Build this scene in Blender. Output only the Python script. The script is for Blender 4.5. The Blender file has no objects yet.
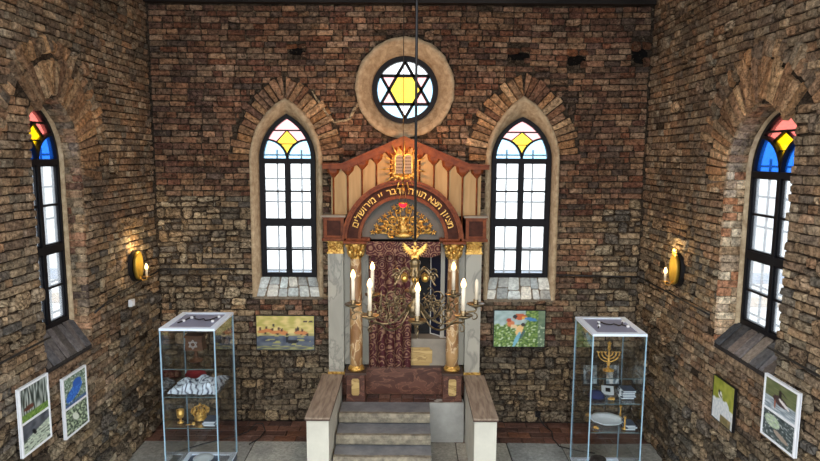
import bpy, bmesh, math, random
from mathutils import Vector, Matrix, noise

random.seed(11)
PI = math.pi
COL = bpy.context.scene.collection
V3 = Vector

def lin(c):
    return tuple(((x / 255.0) / 12.92 if x / 255.0 <= 0.04045 else ((x / 255.0 + 0.055) / 1.055) ** 2.4) for x in c)

# ------------------------------------------------------------------ materials
def new_mat(name):
    m = bpy.data.materials.new(name)
    m.use_nodes = True
    nt = m.node_tree
    b = nt.nodes.get('Principled BSDF')
    return m, nt, b

def mat(name, rgb, rough=0.6, metal=0.0, vary=0.0, scale=8.0, bump=0.0, bscale=None, rgb2=None, spec=None):
    m, nt, b = new_mat(name)
    c = lin(rgb)
    b.inputs['Base Color'].default_value = (*c, 1)
    b.inputs['Roughness'].default_value = rough
    b.inputs['Metallic'].default_value = metal
    if spec is not None:
        b.inputs['Specular IOR Level'].default_value = spec
    if vary or bump or rgb2:
        tc = nt.nodes.new('ShaderNodeTexCoord')
    if vary or rgb2:
        n = nt.nodes.new('ShaderNodeTexNoise')
        n.inputs['Scale'].default_value = scale
        n.inputs['Detail'].default_value = 6
        n.inputs['Roughness'].default_value = 0.65
        nt.links.new(tc.outputs['Object'], n.inputs['Vector'])
        r = nt.nodes.new('ShaderNodeValToRGB')
        r.color_ramp.elements[0].position = 0.35
        r.color_ramp.elements[1].position = 0.65
        if rgb2:
            c2 = lin(rgb2)
            r.color_ramp.elements[0].color = (*c, 1)
            r.color_ramp.elements[1].color = (*c2, 1)
        else:
            r.color_ramp.elements[0].color = (*[x * (1 - vary) for x in c], 1)
            r.color_ramp.elements[1].color = (*[min(1, x * (1 + vary)) for x in c], 1)
        nt.links.new(n.outputs['Fac'], r.inputs['Fac'])
        nt.links.new(r.outputs['Color'], b.inputs['Base Color'])
    if bump:
        n2 = nt.nodes.new('ShaderNodeTexNoise')
        n2.inputs['Scale'].default_value = bscale or scale * 3
        n2.inputs['Detail'].default_value = 5
        nt.links.new(tc.outputs['Object'], n2.inputs['Vector'])
        bp = nt.nodes.new('ShaderNodeBump')
        bp.inputs['Strength'].default_value = bump
        bp.inputs['Distance'].default_value = 0.01
        nt.links.new(n2.outputs['Fac'], bp.inputs['Height'])
        nt.links.new(bp.outputs['Normal'], b.inputs['Normal'])
    return m

def mat_masonry(name, rough=0.9, bump=0.9, contrast=1.0, cracks=0.9, smear=0.4):
    m, nt, b = new_mat(name)
    N, L = nt.nodes, nt.links
    at = N.new('ShaderNodeAttribute'); at.attribute_name = 'Col'
    tc = N.new('ShaderNodeTexCoord')
    n = N.new('ShaderNodeTexNoise'); n.inputs['Scale'].default_value = 26; n.inputs['Detail'].default_value = 8; n.inputs['Roughness'].default_value = 0.72
    L.new(tc.outputs['Object'], n.inputs['Vector'])
    r = N.new('ShaderNodeValToRGB')
    r.color_ramp.elements[0].position = 0.36; r.color_ramp.elements[0].color = (0.32, 0.31, 0.30, 1)
    r.color_ramp.elements[1].position = 0.66; r.color_ramp.elements[1].color = (1.75, 1.72, 1.64, 1)
    L.new(n.outputs['Fac'], r.inputs['Fac'])
    n3 = N.new('ShaderNodeTexNoise'); n3.inputs['Scale'].default_value = 1.7; n3.inputs['Detail'].default_value = 5
    L.new(tc.outputs['Object'], n3.inputs['Vector'])
    r3 = N.new('ShaderNodeValToRGB')
    r3.color_ramp.elements[0].position = 0.36; r3.color_ramp.elements[0].color = (0.62, 0.62, 0.62, 1)
    r3.color_ramp.elements[1].position = 0.64; r3.color_ramp.elements[1].color = (1.25, 1.22, 1.18, 1)
    L.new(n3.outputs['Fac'], r3.inputs['Fac'])
    mx = N.new('ShaderNodeMix'); mx.data_type = 'RGBA'; mx.blend_type = 'MULTIPLY'; mx.inputs[0].default_value = contrast
    L.new(at.outputs['Color'], mx.inputs[6]); L.new(r.outputs['Color'], mx.inputs[7])
    mx2 = N.new('ShaderNodeMix'); mx2.data_type = 'RGBA'; mx2.blend_type = 'MULTIPLY'; mx2.inputs[0].default_value = 0.8
    L.new(mx.outputs[2], mx2.inputs[6]); L.new(r3.outputs['Color'], mx2.inputs[7])
    nd = N.new('ShaderNodeTexNoise'); nd.inputs['Scale'].default_value = 9; nd.inputs['Detail'].default_value = 4
    L.new(tc.outputs['Object'], nd.inputs['Vector'])
    va = N.new('ShaderNodeVectorMath'); va.operation = 'MULTIPLY_ADD'; va.inputs[1].default_value = (0.12, 0.12, 0.12)
    L.new(nd.outputs['Color'], va.inputs[0]); L.new(tc.outputs['Object'], va.inputs[2])
    mp = N.new('ShaderNodeMapping'); mp.inputs['Scale'].default_value = (1, 1, 1.9)
    L.new(va.outputs[0], mp.inputs['Vector'])
    vo = N.new('ShaderNodeTexVoronoi'); vo.feature = 'DISTANCE_TO_EDGE'; vo.inputs['Scale'].default_value = 11
    L.new(mp.outputs['Vector'], vo.inputs['Vector'])
    rc = N.new('ShaderNodeValToRGB')
    rc.color_ramp.elements[0].position = 0.0; rc.color_ramp.elements[0].color = (0.22, 0.2, 0.18, 1)
    rc.color_ramp.elements[1].position = 0.075; rc.color_ramp.elements[1].color = (1, 1, 1, 1)
    L.new(vo.outputs['Distance'], rc.inputs['Fac'])
    mx3 = N.new('ShaderNodeMix'); mx3.data_type = 'RGBA'; mx3.blend_type = 'MULTIPLY'; mx3.inputs[0].default_value = cracks
    mc = N.new('ShaderNodeMath'); mc.operation = 'MULTIPLY'; mc.inputs[1].default_value = cracks
    L.new(at.outputs['Alpha'], mc.inputs[0]); L.new(mc.outputs[0], mx3.inputs[0])
    L.new(mx2.outputs[2], mx3.inputs[6]); L.new(rc.outputs['Color'], mx3.inputs[7])
    # lime mortar smeared over the stones in patches
    nm = N.new('ShaderNodeTexNoise'); nm.inputs['Scale'].default_value = 17; nm.inputs['Detail'].default_value = 8; nm.inputs['Roughness'].default_value = 0.75
    L.new(tc.outputs['Object'], nm.inputs['Vector'])
    rm = N.new('ShaderNodeValToRGB')
    rm.color_ramp.elements[0].position = 0.57; rm.color_ramp.elements[0].color = (0, 0, 0, 1)
    rm.color_ramp.elements[1].position = 0.66; rm.color_ramp.elements[1].color = (1, 1, 1, 1)
    L.new(nm.outputs['Fac'], rm.inputs['Fac'])
    ml = N.new('ShaderNodeMath'); ml.operation = 'MULTIPLY'; ml.inputs[1].default_value = smear
    L.new(rm.outputs['Color'], ml.inputs[0])
    mx4 = N.new('ShaderNodeMix'); mx4.data_type = 'RGBA'
    mx4.inputs[7].default_value = (*lin((178, 160, 130)), 1)
    L.new(ml.outputs[0], mx4.inputs[0]); L.new(mx3.outputs[2], mx4.inputs[6])
    L.new(mx4.outputs[2], b.inputs['Base Color'])
    b.inputs['Roughness'].default_value = rough
    b.inputs['Specular IOR Level'].default_value = 0.2
    n2 = N.new('ShaderNodeTexNoise'); n2.inputs['Scale'].default_value = 34; n2.inputs['Detail'].default_value = 7; n2.inputs['Roughness'].default_value = 0.7
    L.new(tc.outputs['Object'], n2.inputs['Vector'])
    bp = N.new('ShaderNodeBump'); bp.inputs['Strength'].default_value = bump; bp.inputs['Distance'].default_value = 0.035
    if cracks > .5:
        rb = N.new('ShaderNodeMath'); rb.operation = 'MULTIPLY_ADD'; rb.inputs[1].default_value = 0.35
        L.new(rc.outputs['Color'], rb.inputs[0]); L.new(n2.outputs['Fac'], rb.inputs[2])
        L.new(rb.outputs[0], bp.inputs['Height'])
    else:
        L.new(n2.outputs['Fac'], bp.inputs['Height'])
    L.new(bp.outputs['Normal'], b.inputs['Normal'])
    return m

def mat_attr(name, rough=0.4):
    m, nt, b = new_mat(name)
    at = nt.nodes.new('ShaderNodeAttribute'); at.attribute_name = 'Col'
    nt.links.new(at.outputs['Color'], b.inputs['Base Color'])
    b.inputs['Roughness'].default_value = rough
    return m

def mat_marble(name, a, b_, vein, scale=5.0, stretch=(1, 1, 0.6), rough=0.3):
    m, nt, b = new_mat(name)
    N, L = nt.nodes, nt.links
    tc = N.new('ShaderNodeTexCoord'); mp = N.new('ShaderNodeMapping')
    mp.inputs['Scale'].default_value = stretch; mp.inputs['Rotation'].default_value = (0.3, 0.6, 0.2)
    L.new(tc.outputs['Object'], mp.inputs['Vector'])
    n = N.new('ShaderNodeTexNoise'); n.inputs['Scale'].default_value = scale; n.inputs['Detail'].default_value = 7; n.inputs['Distortion'].default_value = 1.4
    L.new(mp.outputs['Vector'], n.inputs['Vector'])
    r = N.new('ShaderNodeValToRGB')
    e = r.color_ramp.elements
    e[0].position = 0.3; e[0].color = (*lin(a), 1)
    e[1].position = 0.72; e[1].color = (*lin(b_), 1)
    x = e.new(0.5); x.color = (*lin(tuple((p + q) / 2 for p, q in zip(a, b_))), 1)
    x = e.new(0.53); x.color = (*lin(vein), 1)
    x = e.new(0.57); x.color = (*lin(b_), 1)
    L.new(n.outputs['Fac'], r.inputs['Fac'])
    L.new(r.outputs['Color'], b.inputs['Base Color'])
    b.inputs['Roughness'].default_value = rough
    return m

def mat_wood(name, a, b_, scale=3.0, stretch=(1, 1, 12), rough=0.5):
    m, nt, b = new_mat(name)
    N, L = nt.nodes, nt.links
    tc = N.new('ShaderNodeTexCoord'); mp = N.new('ShaderNodeMapping'); mp.inputs['Scale'].default_value = stretch
    L.new(tc.outputs['Object'], mp.inputs['Vector'])
    n = N.new('ShaderNodeTexNoise'); n.inputs['Scale'].default_value = scale; n.inputs['Detail'].default_value = 6; n.inputs['Distortion'].default_value = 0.6
    L.new(mp.outputs['Vector'], n.inputs['Vector'])
    r = N.new('ShaderNodeValToRGB')
    r.color_ramp.elements[0].position = 0.35; r.color_ramp.elements[0].color = (*lin(a), 1)
    r.color_ramp.elements[1].position = 0.65; r.color_ramp.elements[1].color = (*lin(b_), 1)
    L.new(n.outputs['Fac'], r.inputs['Fac']); L.new(r.outputs['Color'], b.inputs['Base Color'])
    b.inputs['Roughness'].default_value = rough
    b.inputs['Specular IOR Level'].default_value = 0.2
    return m

def mat_emit(name, rgb, strength):
    m, nt, b = new_mat(name)
    c = lin(rgb)
    b.inputs['Base Color'].default_value = (*c, 1)
    b.inputs['Emission Color'].default_value = (*c, 1)
    b.inputs['Emission Strength'].default_value = strength
    return m

def mat_glass(name, tint=(1, 1, 1), refl=1.0, haze=0.0, hazecol=(0.9, 0.95, 1.0)):
    m = bpy.data.materials.new(name); m.use_nodes = True
    nt = m.node_tree; nt.nodes.clear()
    N, L = nt.nodes, nt.links
    out = N.new('ShaderNodeOutputMaterial')
    tr = N.new('ShaderNodeBsdfTransparent'); tr.inputs['Color'].default_value = (*tint, 1)
    gl = N.new('ShaderNodeBsdfGlossy'); gl.inputs['Roughness'].default_value = 0.03
    fr = N.new('ShaderNodeFresnel'); fr.inputs['IOR'].default_value = 1.45
    ml = N.new('ShaderNodeMath'); ml.operation = 'MULTIPLY'; ml.inputs[1].default_value = refl
    L.new(fr.outputs['Fac'], ml.inputs[0])
    mx = N.new('ShaderNodeMixShader')
    L.new(ml.outputs[0], mx.inputs[0]); L.new(tr.outputs[0], mx.inputs[1]); L.new(gl.outputs[0], mx.inputs[2])
    last = mx
    if haze > 0:
        tl = N.new('ShaderNodeBsdfTranslucent'); tl.inputs['Color'].default_value = (*hazecol, 1)
        m2 = N.new('ShaderNodeMixShader'); m2.inputs[0].default_value = haze
        L.new(mx.outputs[0], m2.inputs[1]); L.new(tl.outputs[0], m2.inputs[2]); last = m2
    L.new(last.outputs[0], out.inputs['Surface'])
    return m

def mat_damask(name):
    m, nt, b = new_mat(name)
    N, L = nt.nodes, nt.links
    tc = N.new('ShaderNodeTexCoord'); mp = N.new('ShaderNodeMapping'); mp.inputs['Scale'].default_value = (1, 0.25, 1)
    L.new(tc.outputs['Object'], mp.inputs['Vector'])
    v = N.new('ShaderNodeTexVoronoi'); v.inputs['Scale'].default_value = 10; v.inputs['Randomness'].default_value = 0.7
    L.new(mp.outputs['Vector'], v.inputs['Vector'])
    w = N.new('ShaderNodeMath'); w.operation = 'MULTIPLY'; w.inputs[1].default_value = 30
    L.new(v.outputs['Distance'], w.inputs[0])
    s = N.new('ShaderNodeMath'); s.operation = 'SINE'; L.new(w.outputs[0], s.inputs[0])
    n = N.new('ShaderNodeTexNoise'); n.inputs['Scale'].default_value = 30; n.inputs['Detail'].default_value = 5; L.new(mp.outputs['Vector'], n.inputs['Vector'])
    ad = N.new('ShaderNodeMath'); ad.operation = 'MULTIPLY_ADD'; ad.inputs[1].default_value = 4.2
    L.new(n.outputs['Fac'], ad.inputs[0]); L.new(s.outputs[0], ad.inputs[2])
    r = N.new('ShaderNodeValToRGB')
    r.color_ramp.elements[0].position = 0.66; r.color_ramp.elements[0].color = (*lin((66, 13, 20)), 1)
    r.color_ramp.elements[1].position = 0.9; r.color_ramp.elements[1].color = (*lin((140, 108, 84)), 1)
    dv = N.new('ShaderNodeMath'); dv.operation = 'MULTIPLY'; dv.inputs[1].default_value = 0.30
    L.new(ad.outputs[0], dv.inputs[0])
    L.new(dv.outputs[0], r.inputs['Fac']); L.new(r.outputs['Color'], b.inputs['Base Color'])
    b.inputs['Roughness'].default_value = 0.75
    return m

M = {}
M['wall'] = mat_masonry('masonry')
M['sill'] = mat_masonry('sill_stone', bump=0.5, contrast=0.5, cracks=0.2, smear=0.0)
M['slab'] = mat_masonry('floor_stone', rough=0.7, bump=0.3, contrast=0.45, cracks=0.0, smear=0.0)
M['plaster'] = mat('lime_plaster', (150, 128, 98), 0.9, rgb2=(192, 172, 140), scale=16, bump=1.0, bscale=34)
M['plaster_white'] = mat('pale_plaster', (198, 192, 176), 0.9, vary=0.2, scale=10, bump=0.6, bscale=25)
M['frame'] = mat('dark_window_paint', (16, 16, 21), 0.55, spec=0.2)
M['outer_bar'] = mat('grey_outer_bars', (40, 42, 46), 0.6)
M['beam'] = mat_wood('dark_beam', (26, 23, 22), (40, 36, 34), 3, (1, 8, 8))
M['ceiling'] = mat('dark_ceiling', (50, 44, 40), 0.8, vary=0.2)
M['parapet'] = mat('cream_paint', (196, 194, 180), 0.65, vary=0.07, scale=4, bump=0.15)
M['cap'] = mat_wood('weathered_cap', (120, 103, 88), (160, 144, 126), 4, (8, 1, 8), 0.5)
M['capedge'] = mat('cap_edge', (64, 46, 36), 0.6)
M['tread'] = mat('worn_grey_stone', (94, 98, 104), 0.6, rgb2=(128, 130, 132), scale=5, bump=0.35)
M['riser'] = mat('worn_tan_edge', (96, 90, 78), 0.8, rgb2=(146, 138, 118), scale=16, bump=0.6)
M['whiteblock'] = mat('grey_whitewash', (154, 154, 148), 0.8, vary=0.14, scale=5, bump=0.2)
M['brownm'] = mat_marble('brown_marble', (66, 40, 32), (96, 62, 50), (120, 84, 66), 9, (0.6, 1, 1.2))
M['darkwood'] = mat_wood('dark_brown_paint', (54, 30, 24), (72, 42, 32), 3, (6, 1, 6), 0.75)
M['redwood'] = mat_wood('red_brown_moulding', (92, 44, 20), (124, 66, 32), 3, (6, 1, 6), 0.45)
M['tanboard'] = mat_wood('tan_board', (150, 126, 88), (174, 148, 106), 2.5, (5, 5, 0.8), 0.6)
M['greym'] = mat_marble('grey_marble', (142, 140, 128), (164, 160, 146), (128, 126, 116), 3, (1, 1, 0.5), 0.4)
M['colm'] = mat_marble('tan_column_marble', (122, 84, 52), (176, 140, 94), (212, 188, 150), 7, (1, 1, 0.5), 0.35)
M['yellowm'] = mat_marble('yellow_panel', (156, 128, 76), (188, 160, 104), (136, 108, 62), 5, (0.4, 1, 2), 0.4)
M['ledge'] = mat('grey_ledge', (132, 124, 110), 0.6, vary=0.1)
M['slate'] = mat('slate_board', (96, 92, 84), 0.7, vary=0.12)
M['black'] = mat('black_void', (12, 12, 14), 0.9)
M['navy'] = mat('navy_door', (20, 24, 42), 0.4)
M['doorwhite'] = mat('pale_edge', (190, 188, 180), 0.5)
M['gold'] = mat('gilding', (150, 98, 34), 0.3, 0.72, rgb2=(252, 210, 118), scale=34, bump=0.8, bscale=70)  # mottled dark and bright to imitate shaded recesses in the carving
M['brass'] = mat('brass', (190, 150, 78), 0.3, 0.9)
M['sconce'] = mat('sconce_brass', (176, 146, 62), 0.35, 0.7)
M['oldbrass'] = mat('aged_brass', (104, 90, 66), 0.3, 0.85, vary=0.4, scale=30)
M['iron'] = mat('black_iron', (22, 21, 22), 0.5, 0.3)
M['chain'] = mat('dull_chain', (60, 52, 44), 0.5, 0.5)
M['candle'] = mat('candle_ivory', (186, 176, 156), 0.5)
M['bulb'] = mat_emit('lit_bulb', (255, 200, 122), 3.2)
M['redglass'] = mat_emit('red_lamp_glass', (230, 24, 40), 1.6)
M['damask'] = mat_damask('damask')
M['velvet'] = mat('dark_lining', (22, 18, 22), 0.9)
M['case_white'] = mat('pale_case_frame', (222, 236, 252), 0.35)
M['case_inset'] = mat('violet_grey_panel', (134, 140, 164), 0.4)
M['case_edge'] = mat('pale_glass_edge', (150, 182, 200), 0.25)
M['shelf_edge'] = mat('shelf_edge_green', (92, 112, 116), 0.25)
M['case_base'] = mat('blue_grey_base', (70, 84, 104), 0.4)
M['case_glass'] = mat_glass('case_glass', (0.985, 0.995, 0.995), 0.5)
M['pane'] = mat_glass('window_pane', (0.93, 0.96, 0.97), 0.6, 0.12)
M['pink'] = mat_glass('pink_glass', (0.86, 0.40, 0.36), 0.4, 0.1, (0.9, 0.4, 0.35))
M['yellow'] = mat_glass('yellow_glass', (0.95, 0.72, 0.07), 0.4, 0.1, (0.95, 0.7, 0.1))
M['blue'] = mat_glass('blue_glass', (0.16, 0.42, 0.88), 0.4, 0.1, (0.1, 0.35, 0.85))
M['p_pink'] = mat_glass('daylit_pink_glass', (0.92, 0.62, 0.62), 0.4, 0.1, (0.9, 0.7, 0.7))  # same glasses as above, tints paled to imitate the brighter daylight behind
M['p_yellow'] = mat_glass('daylit_yellow_glass', (0.92, 0.74, 0.22), 0.4, 0.1, (0.95, 0.8, 0.3))
M['p_blue'] = mat_glass('daylit_blue_glass', (0.62, 0.82, 0.95), 0.4, 0.1, (0.7, 0.85, 0.95))
M['white'] = mat('white_frame', (226, 230, 234), 0.4)
M['blackframe'] = mat('black_frame', (20, 20, 22), 0.4)
M['photo'] = mat_attr('photo_print', 0.35)
M['cloth'] = mat_attr('striped_cloth', 0.9)
M['redcloth'] = mat('red_cloth', (120, 22, 30), 0.9)
M['navycloth'] = mat('navy_cloth', (24, 32, 74), 0.9)
M['boxwood'] = mat_wood('dark_box_wood', (64, 44, 32), (92, 64, 46), 4, (1, 1, 8), 0.5)
M['silver'] = mat('silver', (200, 200, 200), 0.3, 0.8)
M['paper'] = mat('pale_paper', (196, 206, 210), 0.7)
M['plate'] = mat('white_ceramic', (214, 226, 232), 0.35)
M['darkhat'] = mat('dark_felt', (34, 26, 22), 0.9)
M['socket'] = mat('white_plastic', (214, 216, 218), 0.4)
M['cable'] = mat('black_cable', (18, 17, 17), 0.6)
M['tablet'] = mat('grey_tablet', (120, 112, 102), 0.6)
M['ground'] = mat('pale_paving', (160, 158, 154), 0.9, vary=0.06, scale=0.5)
M['tanwall'] = mat('tan_kerb', (128, 104, 74), 0.9)
M['bluegrey'] = mat('blue_grey_asphalt', (74, 84, 100), 0.9)

# ------------------------------------------------------------------ geometry
class MB:
    def __init__(s):
        s.v = []; s.f = []; s.c = []; s.cur = (0.5, 0.5, 0.5)
        s.usecol = False; s.sm = []; s.smooth = False
    def color(s, rgb, is_lin=False):
        s.cur = tuple(rgb) if is_lin else lin(rgb); s.usecol = True; return s
    def add(s, vs, fs, cols=None, smooth=None):
        o = len(s.v)
        s.v += [tuple(p) for p in vs]
        s.c += (cols if cols else [s.cur] * len(vs))
        s.f += [tuple(i + o for i in f) for f in fs]
        s.sm += [s.smooth if smooth is None else smooth] * len(fs)
        return s
    def box(s, lo, hi):
        x0, y0, z0 = lo; x1, y1, z1 = hi
        return s.add([(x0, y0, z0), (x1, y0, z0), (x1, y1, z0), (x0, y1, z0), (x0, y0, z1), (x1, y0, z1), (x1, y1, z1), (x0, y1, z1)],
              [(0, 3, 2, 1), (4, 5, 6, 7), (0, 1, 5, 4), (1, 2, 6, 5), (2, 3, 7, 6), (3, 0, 4, 7)])
    def hexa(s, p):
        return s.add(p, [(0, 3, 2, 1), (4, 5, 6, 7), (0, 1, 5, 4), (1, 2, 6, 5), (2, 3, 7, 6), (3, 0, 4, 7)])
    def fbox(s, F, u0, u1, v0, v1, d0, d1):
        return s.hexa([F(u0, v0, d0), F(u1, v0, d0), F(u1, v1, d0), F(u0, v1, d0), F(u0, v0, d1), F(u1, v0, d1), F(u1, v1, d1), F(u0, v1, d1)])
    def loft(s, rings, closed=True, caps=False, loop=False, smooth=None):
        n = len(rings[0]); vs = [p for r in rings for p in r]; fs = []
        R = len(rings)
        for i in range(R if loop else R - 1):
            a = i * n; b = ((i + 1) % R) * n
            for j in range(n if closed else n - 1):
                k = (j + 1) % n
                fs.append((a + j, a + k, b + k, b + j))
        if caps:
            fs.append(tuple(range(n))[::-1]); fs.append(tuple(range((R - 1) * n, R * n)))
        return s.add(vs, fs, smooth=smooth)
    def tube(s, pts, r, n=8, cap=True, smooth=True):
        pts = [V3(p) for p in pts]
        rs = r if isinstance(r, (list, tuple)) else [r] * len(pts)
        t0 = (pts[1] - pts[0]).normalized()
        up = V3((0, 0, 1)) if abs(t0.z) < 0.9 else V3((1, 0, 0))
        nrm = t0.cross(up).normalized()
        rings = []
        for i, p in enumerate(pts):
            t = (pts[min(i + 1, len(pts) - 1)] - pts[max(i - 1, 0)])
            t = t.normalized() if t.length > 1e-9 else t0
            nrm = (nrm - t * nrm.dot(t))
            nrm = nrm.normalized() if nrm.length > 1e-6 else t.cross(V3((0.3, 0.5, 0.8))).normalized()
            b = t.cross(nrm)
            rings.append([p + (nrm * math.cos(2 * PI * k / n) + b * math.sin(2 * PI * k / n)) * rs[i] for k in range(n)])
        return s.loft(rings, True, cap, smooth=smooth)
    def lathe(s, prof, c=(0, 0, 0), n=16, smooth=True, axis=None):
        c = V3(c)
        if axis is None:
            X, Y, Z = V3((1, 0, 0)), V3((0, 1, 0)), V3((0, 0, 1))
        else:
            Z = V3(axis).normalized(); X = Z.orthogonal().normalized(); Y = Z.cross(X)
        rings = [[c + X * (r * math.cos(2 * PI * k / n)) + Y * (r * math.sin(2 * PI * k / n)) + Z * z for k in range(n)] for r, z in prof]
        return s.loft(rings, True, True, smooth=smooth)
    def ball(s, c, r, n=10, sq=(1, 1, 1)):
        rings = []
        c = V3(c)
        for i in range(7):
            a = -PI / 2 + PI * (i + 0.15) / 6.3
            rings.append([c + V3((r * sq[0] * math.cos(a) * math.cos(2 * PI * k / n), r * sq[1] * math.cos(a) * math.sin(2 * PI * k / n), r * sq[2] * math.sin(a))) for k in range(n)])
        return s.loft(rings, True, True, smooth=True)
    def prism(s, pts, F, d0, d1):
        n = len(pts)
        vs = [F(u, v, d0) for u, v in pts] + [F(u, v, d1) for u, v in pts]
        fs = [tuple(range(n)), tuple(range(n, 2 * n))[::-1]] + [(i, (i + 1) % n, n + (i + 1) % n, n + i) for i in range(n)]
        return s.add(vs, fs)
    def strip(s, pts, w, F, d0, d1):
        """bar of width w following 2D polyline pts in frame F"""
        P = [Vector(p) for p in pts]; rings = []
        for i, p in enumerate(P):
            t = (P[min(i + 1, len(P) - 1)] - P[max(i - 1, 0)]).normalized(); nn = Vector((-t.y, t.x)) * (w / 2)
            a = p + nn; b = p - nn
            rings.append([F(a.x, a.y, d0), F(b.x, b.y, d0), F(b.x, b.y, d1), F(a.x, a.y, d1)])
        return s.loft(rings, True, True)
    def scaled(s, c, k):
        c = V3(c); s.v = [tuple(c + (V3(p) - c) * k) for p in s.v]; return s
    def build(s, name, material, parent=None, origin=None):
        if origin is None:
            if parent is not None:
                origin = root_loc(parent)
            else:
                xs = [p[0] for p in s.v]; ys = [p[1] for p in s.v]; zs = [p[2] for p in s.v]
                origin = ((min(xs) + max(xs)) / 2, (min(ys) + max(ys)) / 2, min(zs))
        o = V3(origin)
        me = bpy.data.meshes.new(name)
        me.from_pydata([tuple(V3(p) - o) for p in s.v], [], s.f)
        for p, sm in zip(me.polygons, s.sm):
            p.use_smooth = sm
        if s.usecol:
            at = me.color_attributes.new('Col', 'FLOAT_COLOR', 'POINT')
            for i, c in enumerate(s.c):
                at.data[i].color = (c[0], c[1], c[2], c[3] if len(c) > 3 else 1)
        bm = bmesh.new(); bm.from_mesh(me)
        bmesh.ops.recalc_face_normals(bm, faces=bm.faces)
        bm.to_mesh(me); bm.free()
        me.materials.append(material)
        ob = bpy.data.objects.new(name, me); COL.objects.link(ob)
        if parent is not None:
            ob.parent = parent
        else:
            ob.location = o
        return ob

def root_loc(o):
    while o.parent is not None:
        o = o.parent
    return o.location.copy()

def tag(o, label, cat, group=None, kind=None):
    o['label'] = label; o['category'] = cat
    if group: o['group'] = group
    if kind: o['kind'] = kind
    return o

def thing(name, label, cat, loc, group=None):
    o = bpy.data.objects.new(name, None); COL.objects.link(o); o.location = loc; o.empty_display_size = 0.05
    return tag(o, label, cat, group)

def structure(o, label=None):
    o['kind'] = 'structure'
    if label: o['label'] = label
    return o

def plabel(o, label):
    o['label'] = label; return o

def empty_struct(name, loc, label):
    o = bpy.data.objects.new(name, None); COL.objects.link(o); o.location = loc; o['kind'] = 'structure'; o['label'] = label
    return o

def Frame(P0, U, V, N):
    P0, U, V, N = V3(P0), V3(U), V3(V), V3(N)
    return lambda u, v, d=0.0: P0 + U * u + V * v + N * d

FB = Frame((0, 0, 0), (1, 0, 0), (0, 0, 1), (0, -1, 0))               # back wall, u = X
XW = 2.746
FBm = Frame((0, .028, 0), (1, 0, 0), (0, 0, 1), (0, -1, 0))
FL = Frame((-XW, 0, 0), (0, 1, 0), (0, 0, 1), (1, 0, 0))              # left wall, u = Y
FR = Frame((XW, 0, 0), (0, 1, 0), (0, 0, 1), (-1, 0, 0))              # right wall, u = Y
FLm = Frame((-XW - .03, 0, 0), (0, 1, 0), (0, 0, 1), (1, 0, 0))
FRm = Frame((XW + .03, 0, 0), (0, 1, 0), (0, 0, 1), (-1, 0, 0))

def arch_radius(a, rise):
    return (rise * rise + a * a) / (2 * a)

def arch_pts(c, a, r, zs, zb, off=0.0, boff=None, n=12):
    A, R = a + off, r + off
    boff = off if boff is None else boff
    k = R - A
    th = math.acos(max(-1, min(1, -k / R)))
    pts = [(c - A, zb - boff)]
    for i in range(n + 1):
        t = PI - (PI - th) * i / n
        pts.append((c + k + R * math.cos(t), zs + R * math.sin(t)))
    for i in range(n - 1, -1, -1):
        t = PI - (PI - th) * i / n
        pts.append((c - k - R * math.cos(t), zs + R * math.sin(t)))
    pts.append((c + A, zb - boff))
    return pts

def circle_pts(c, z, R, n=40):
    return [(c + R * math.cos(2 * PI * i / n), z + R * math.sin(2 * PI * i / n)) for i in range(n)]

# ------------------------------------------------------------------ masonry
BRICK = [(139, 106, 86), (121, 91, 75), (148, 118, 96), (107, 82, 70), (133, 109, 89), (113, 79, 64), (155, 129, 107), (98, 82, 72)]
TANB = [(155, 134, 110), (142, 120, 97), (166, 147, 123), (131, 111, 93), (150, 122, 98), (138, 125, 107), (120, 105, 90)]
STONE = [(154, 139, 117), (135, 123, 105), (119, 110, 97), (167, 154, 131), (103, 97, 90), (143, 125, 102)]
EARTH = [(128, 114, 94), (109, 98, 83), (140, 125, 102), (97, 88, 76)]
VOUS = [(176, 142, 108), (158, 124, 94), (186, 156, 122), (146, 114, 88), (168, 130, 96)]
MORTAR = (70, 60, 50)

def jitter_col(c, k=0.11):
    f = 1 + random.uniform(-k, k); g = random.uniform(-4, 4)
    return tuple(max(4, min(250, x * f + s * g)) for x, s in zip(c, (1, 0, -1)))

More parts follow.
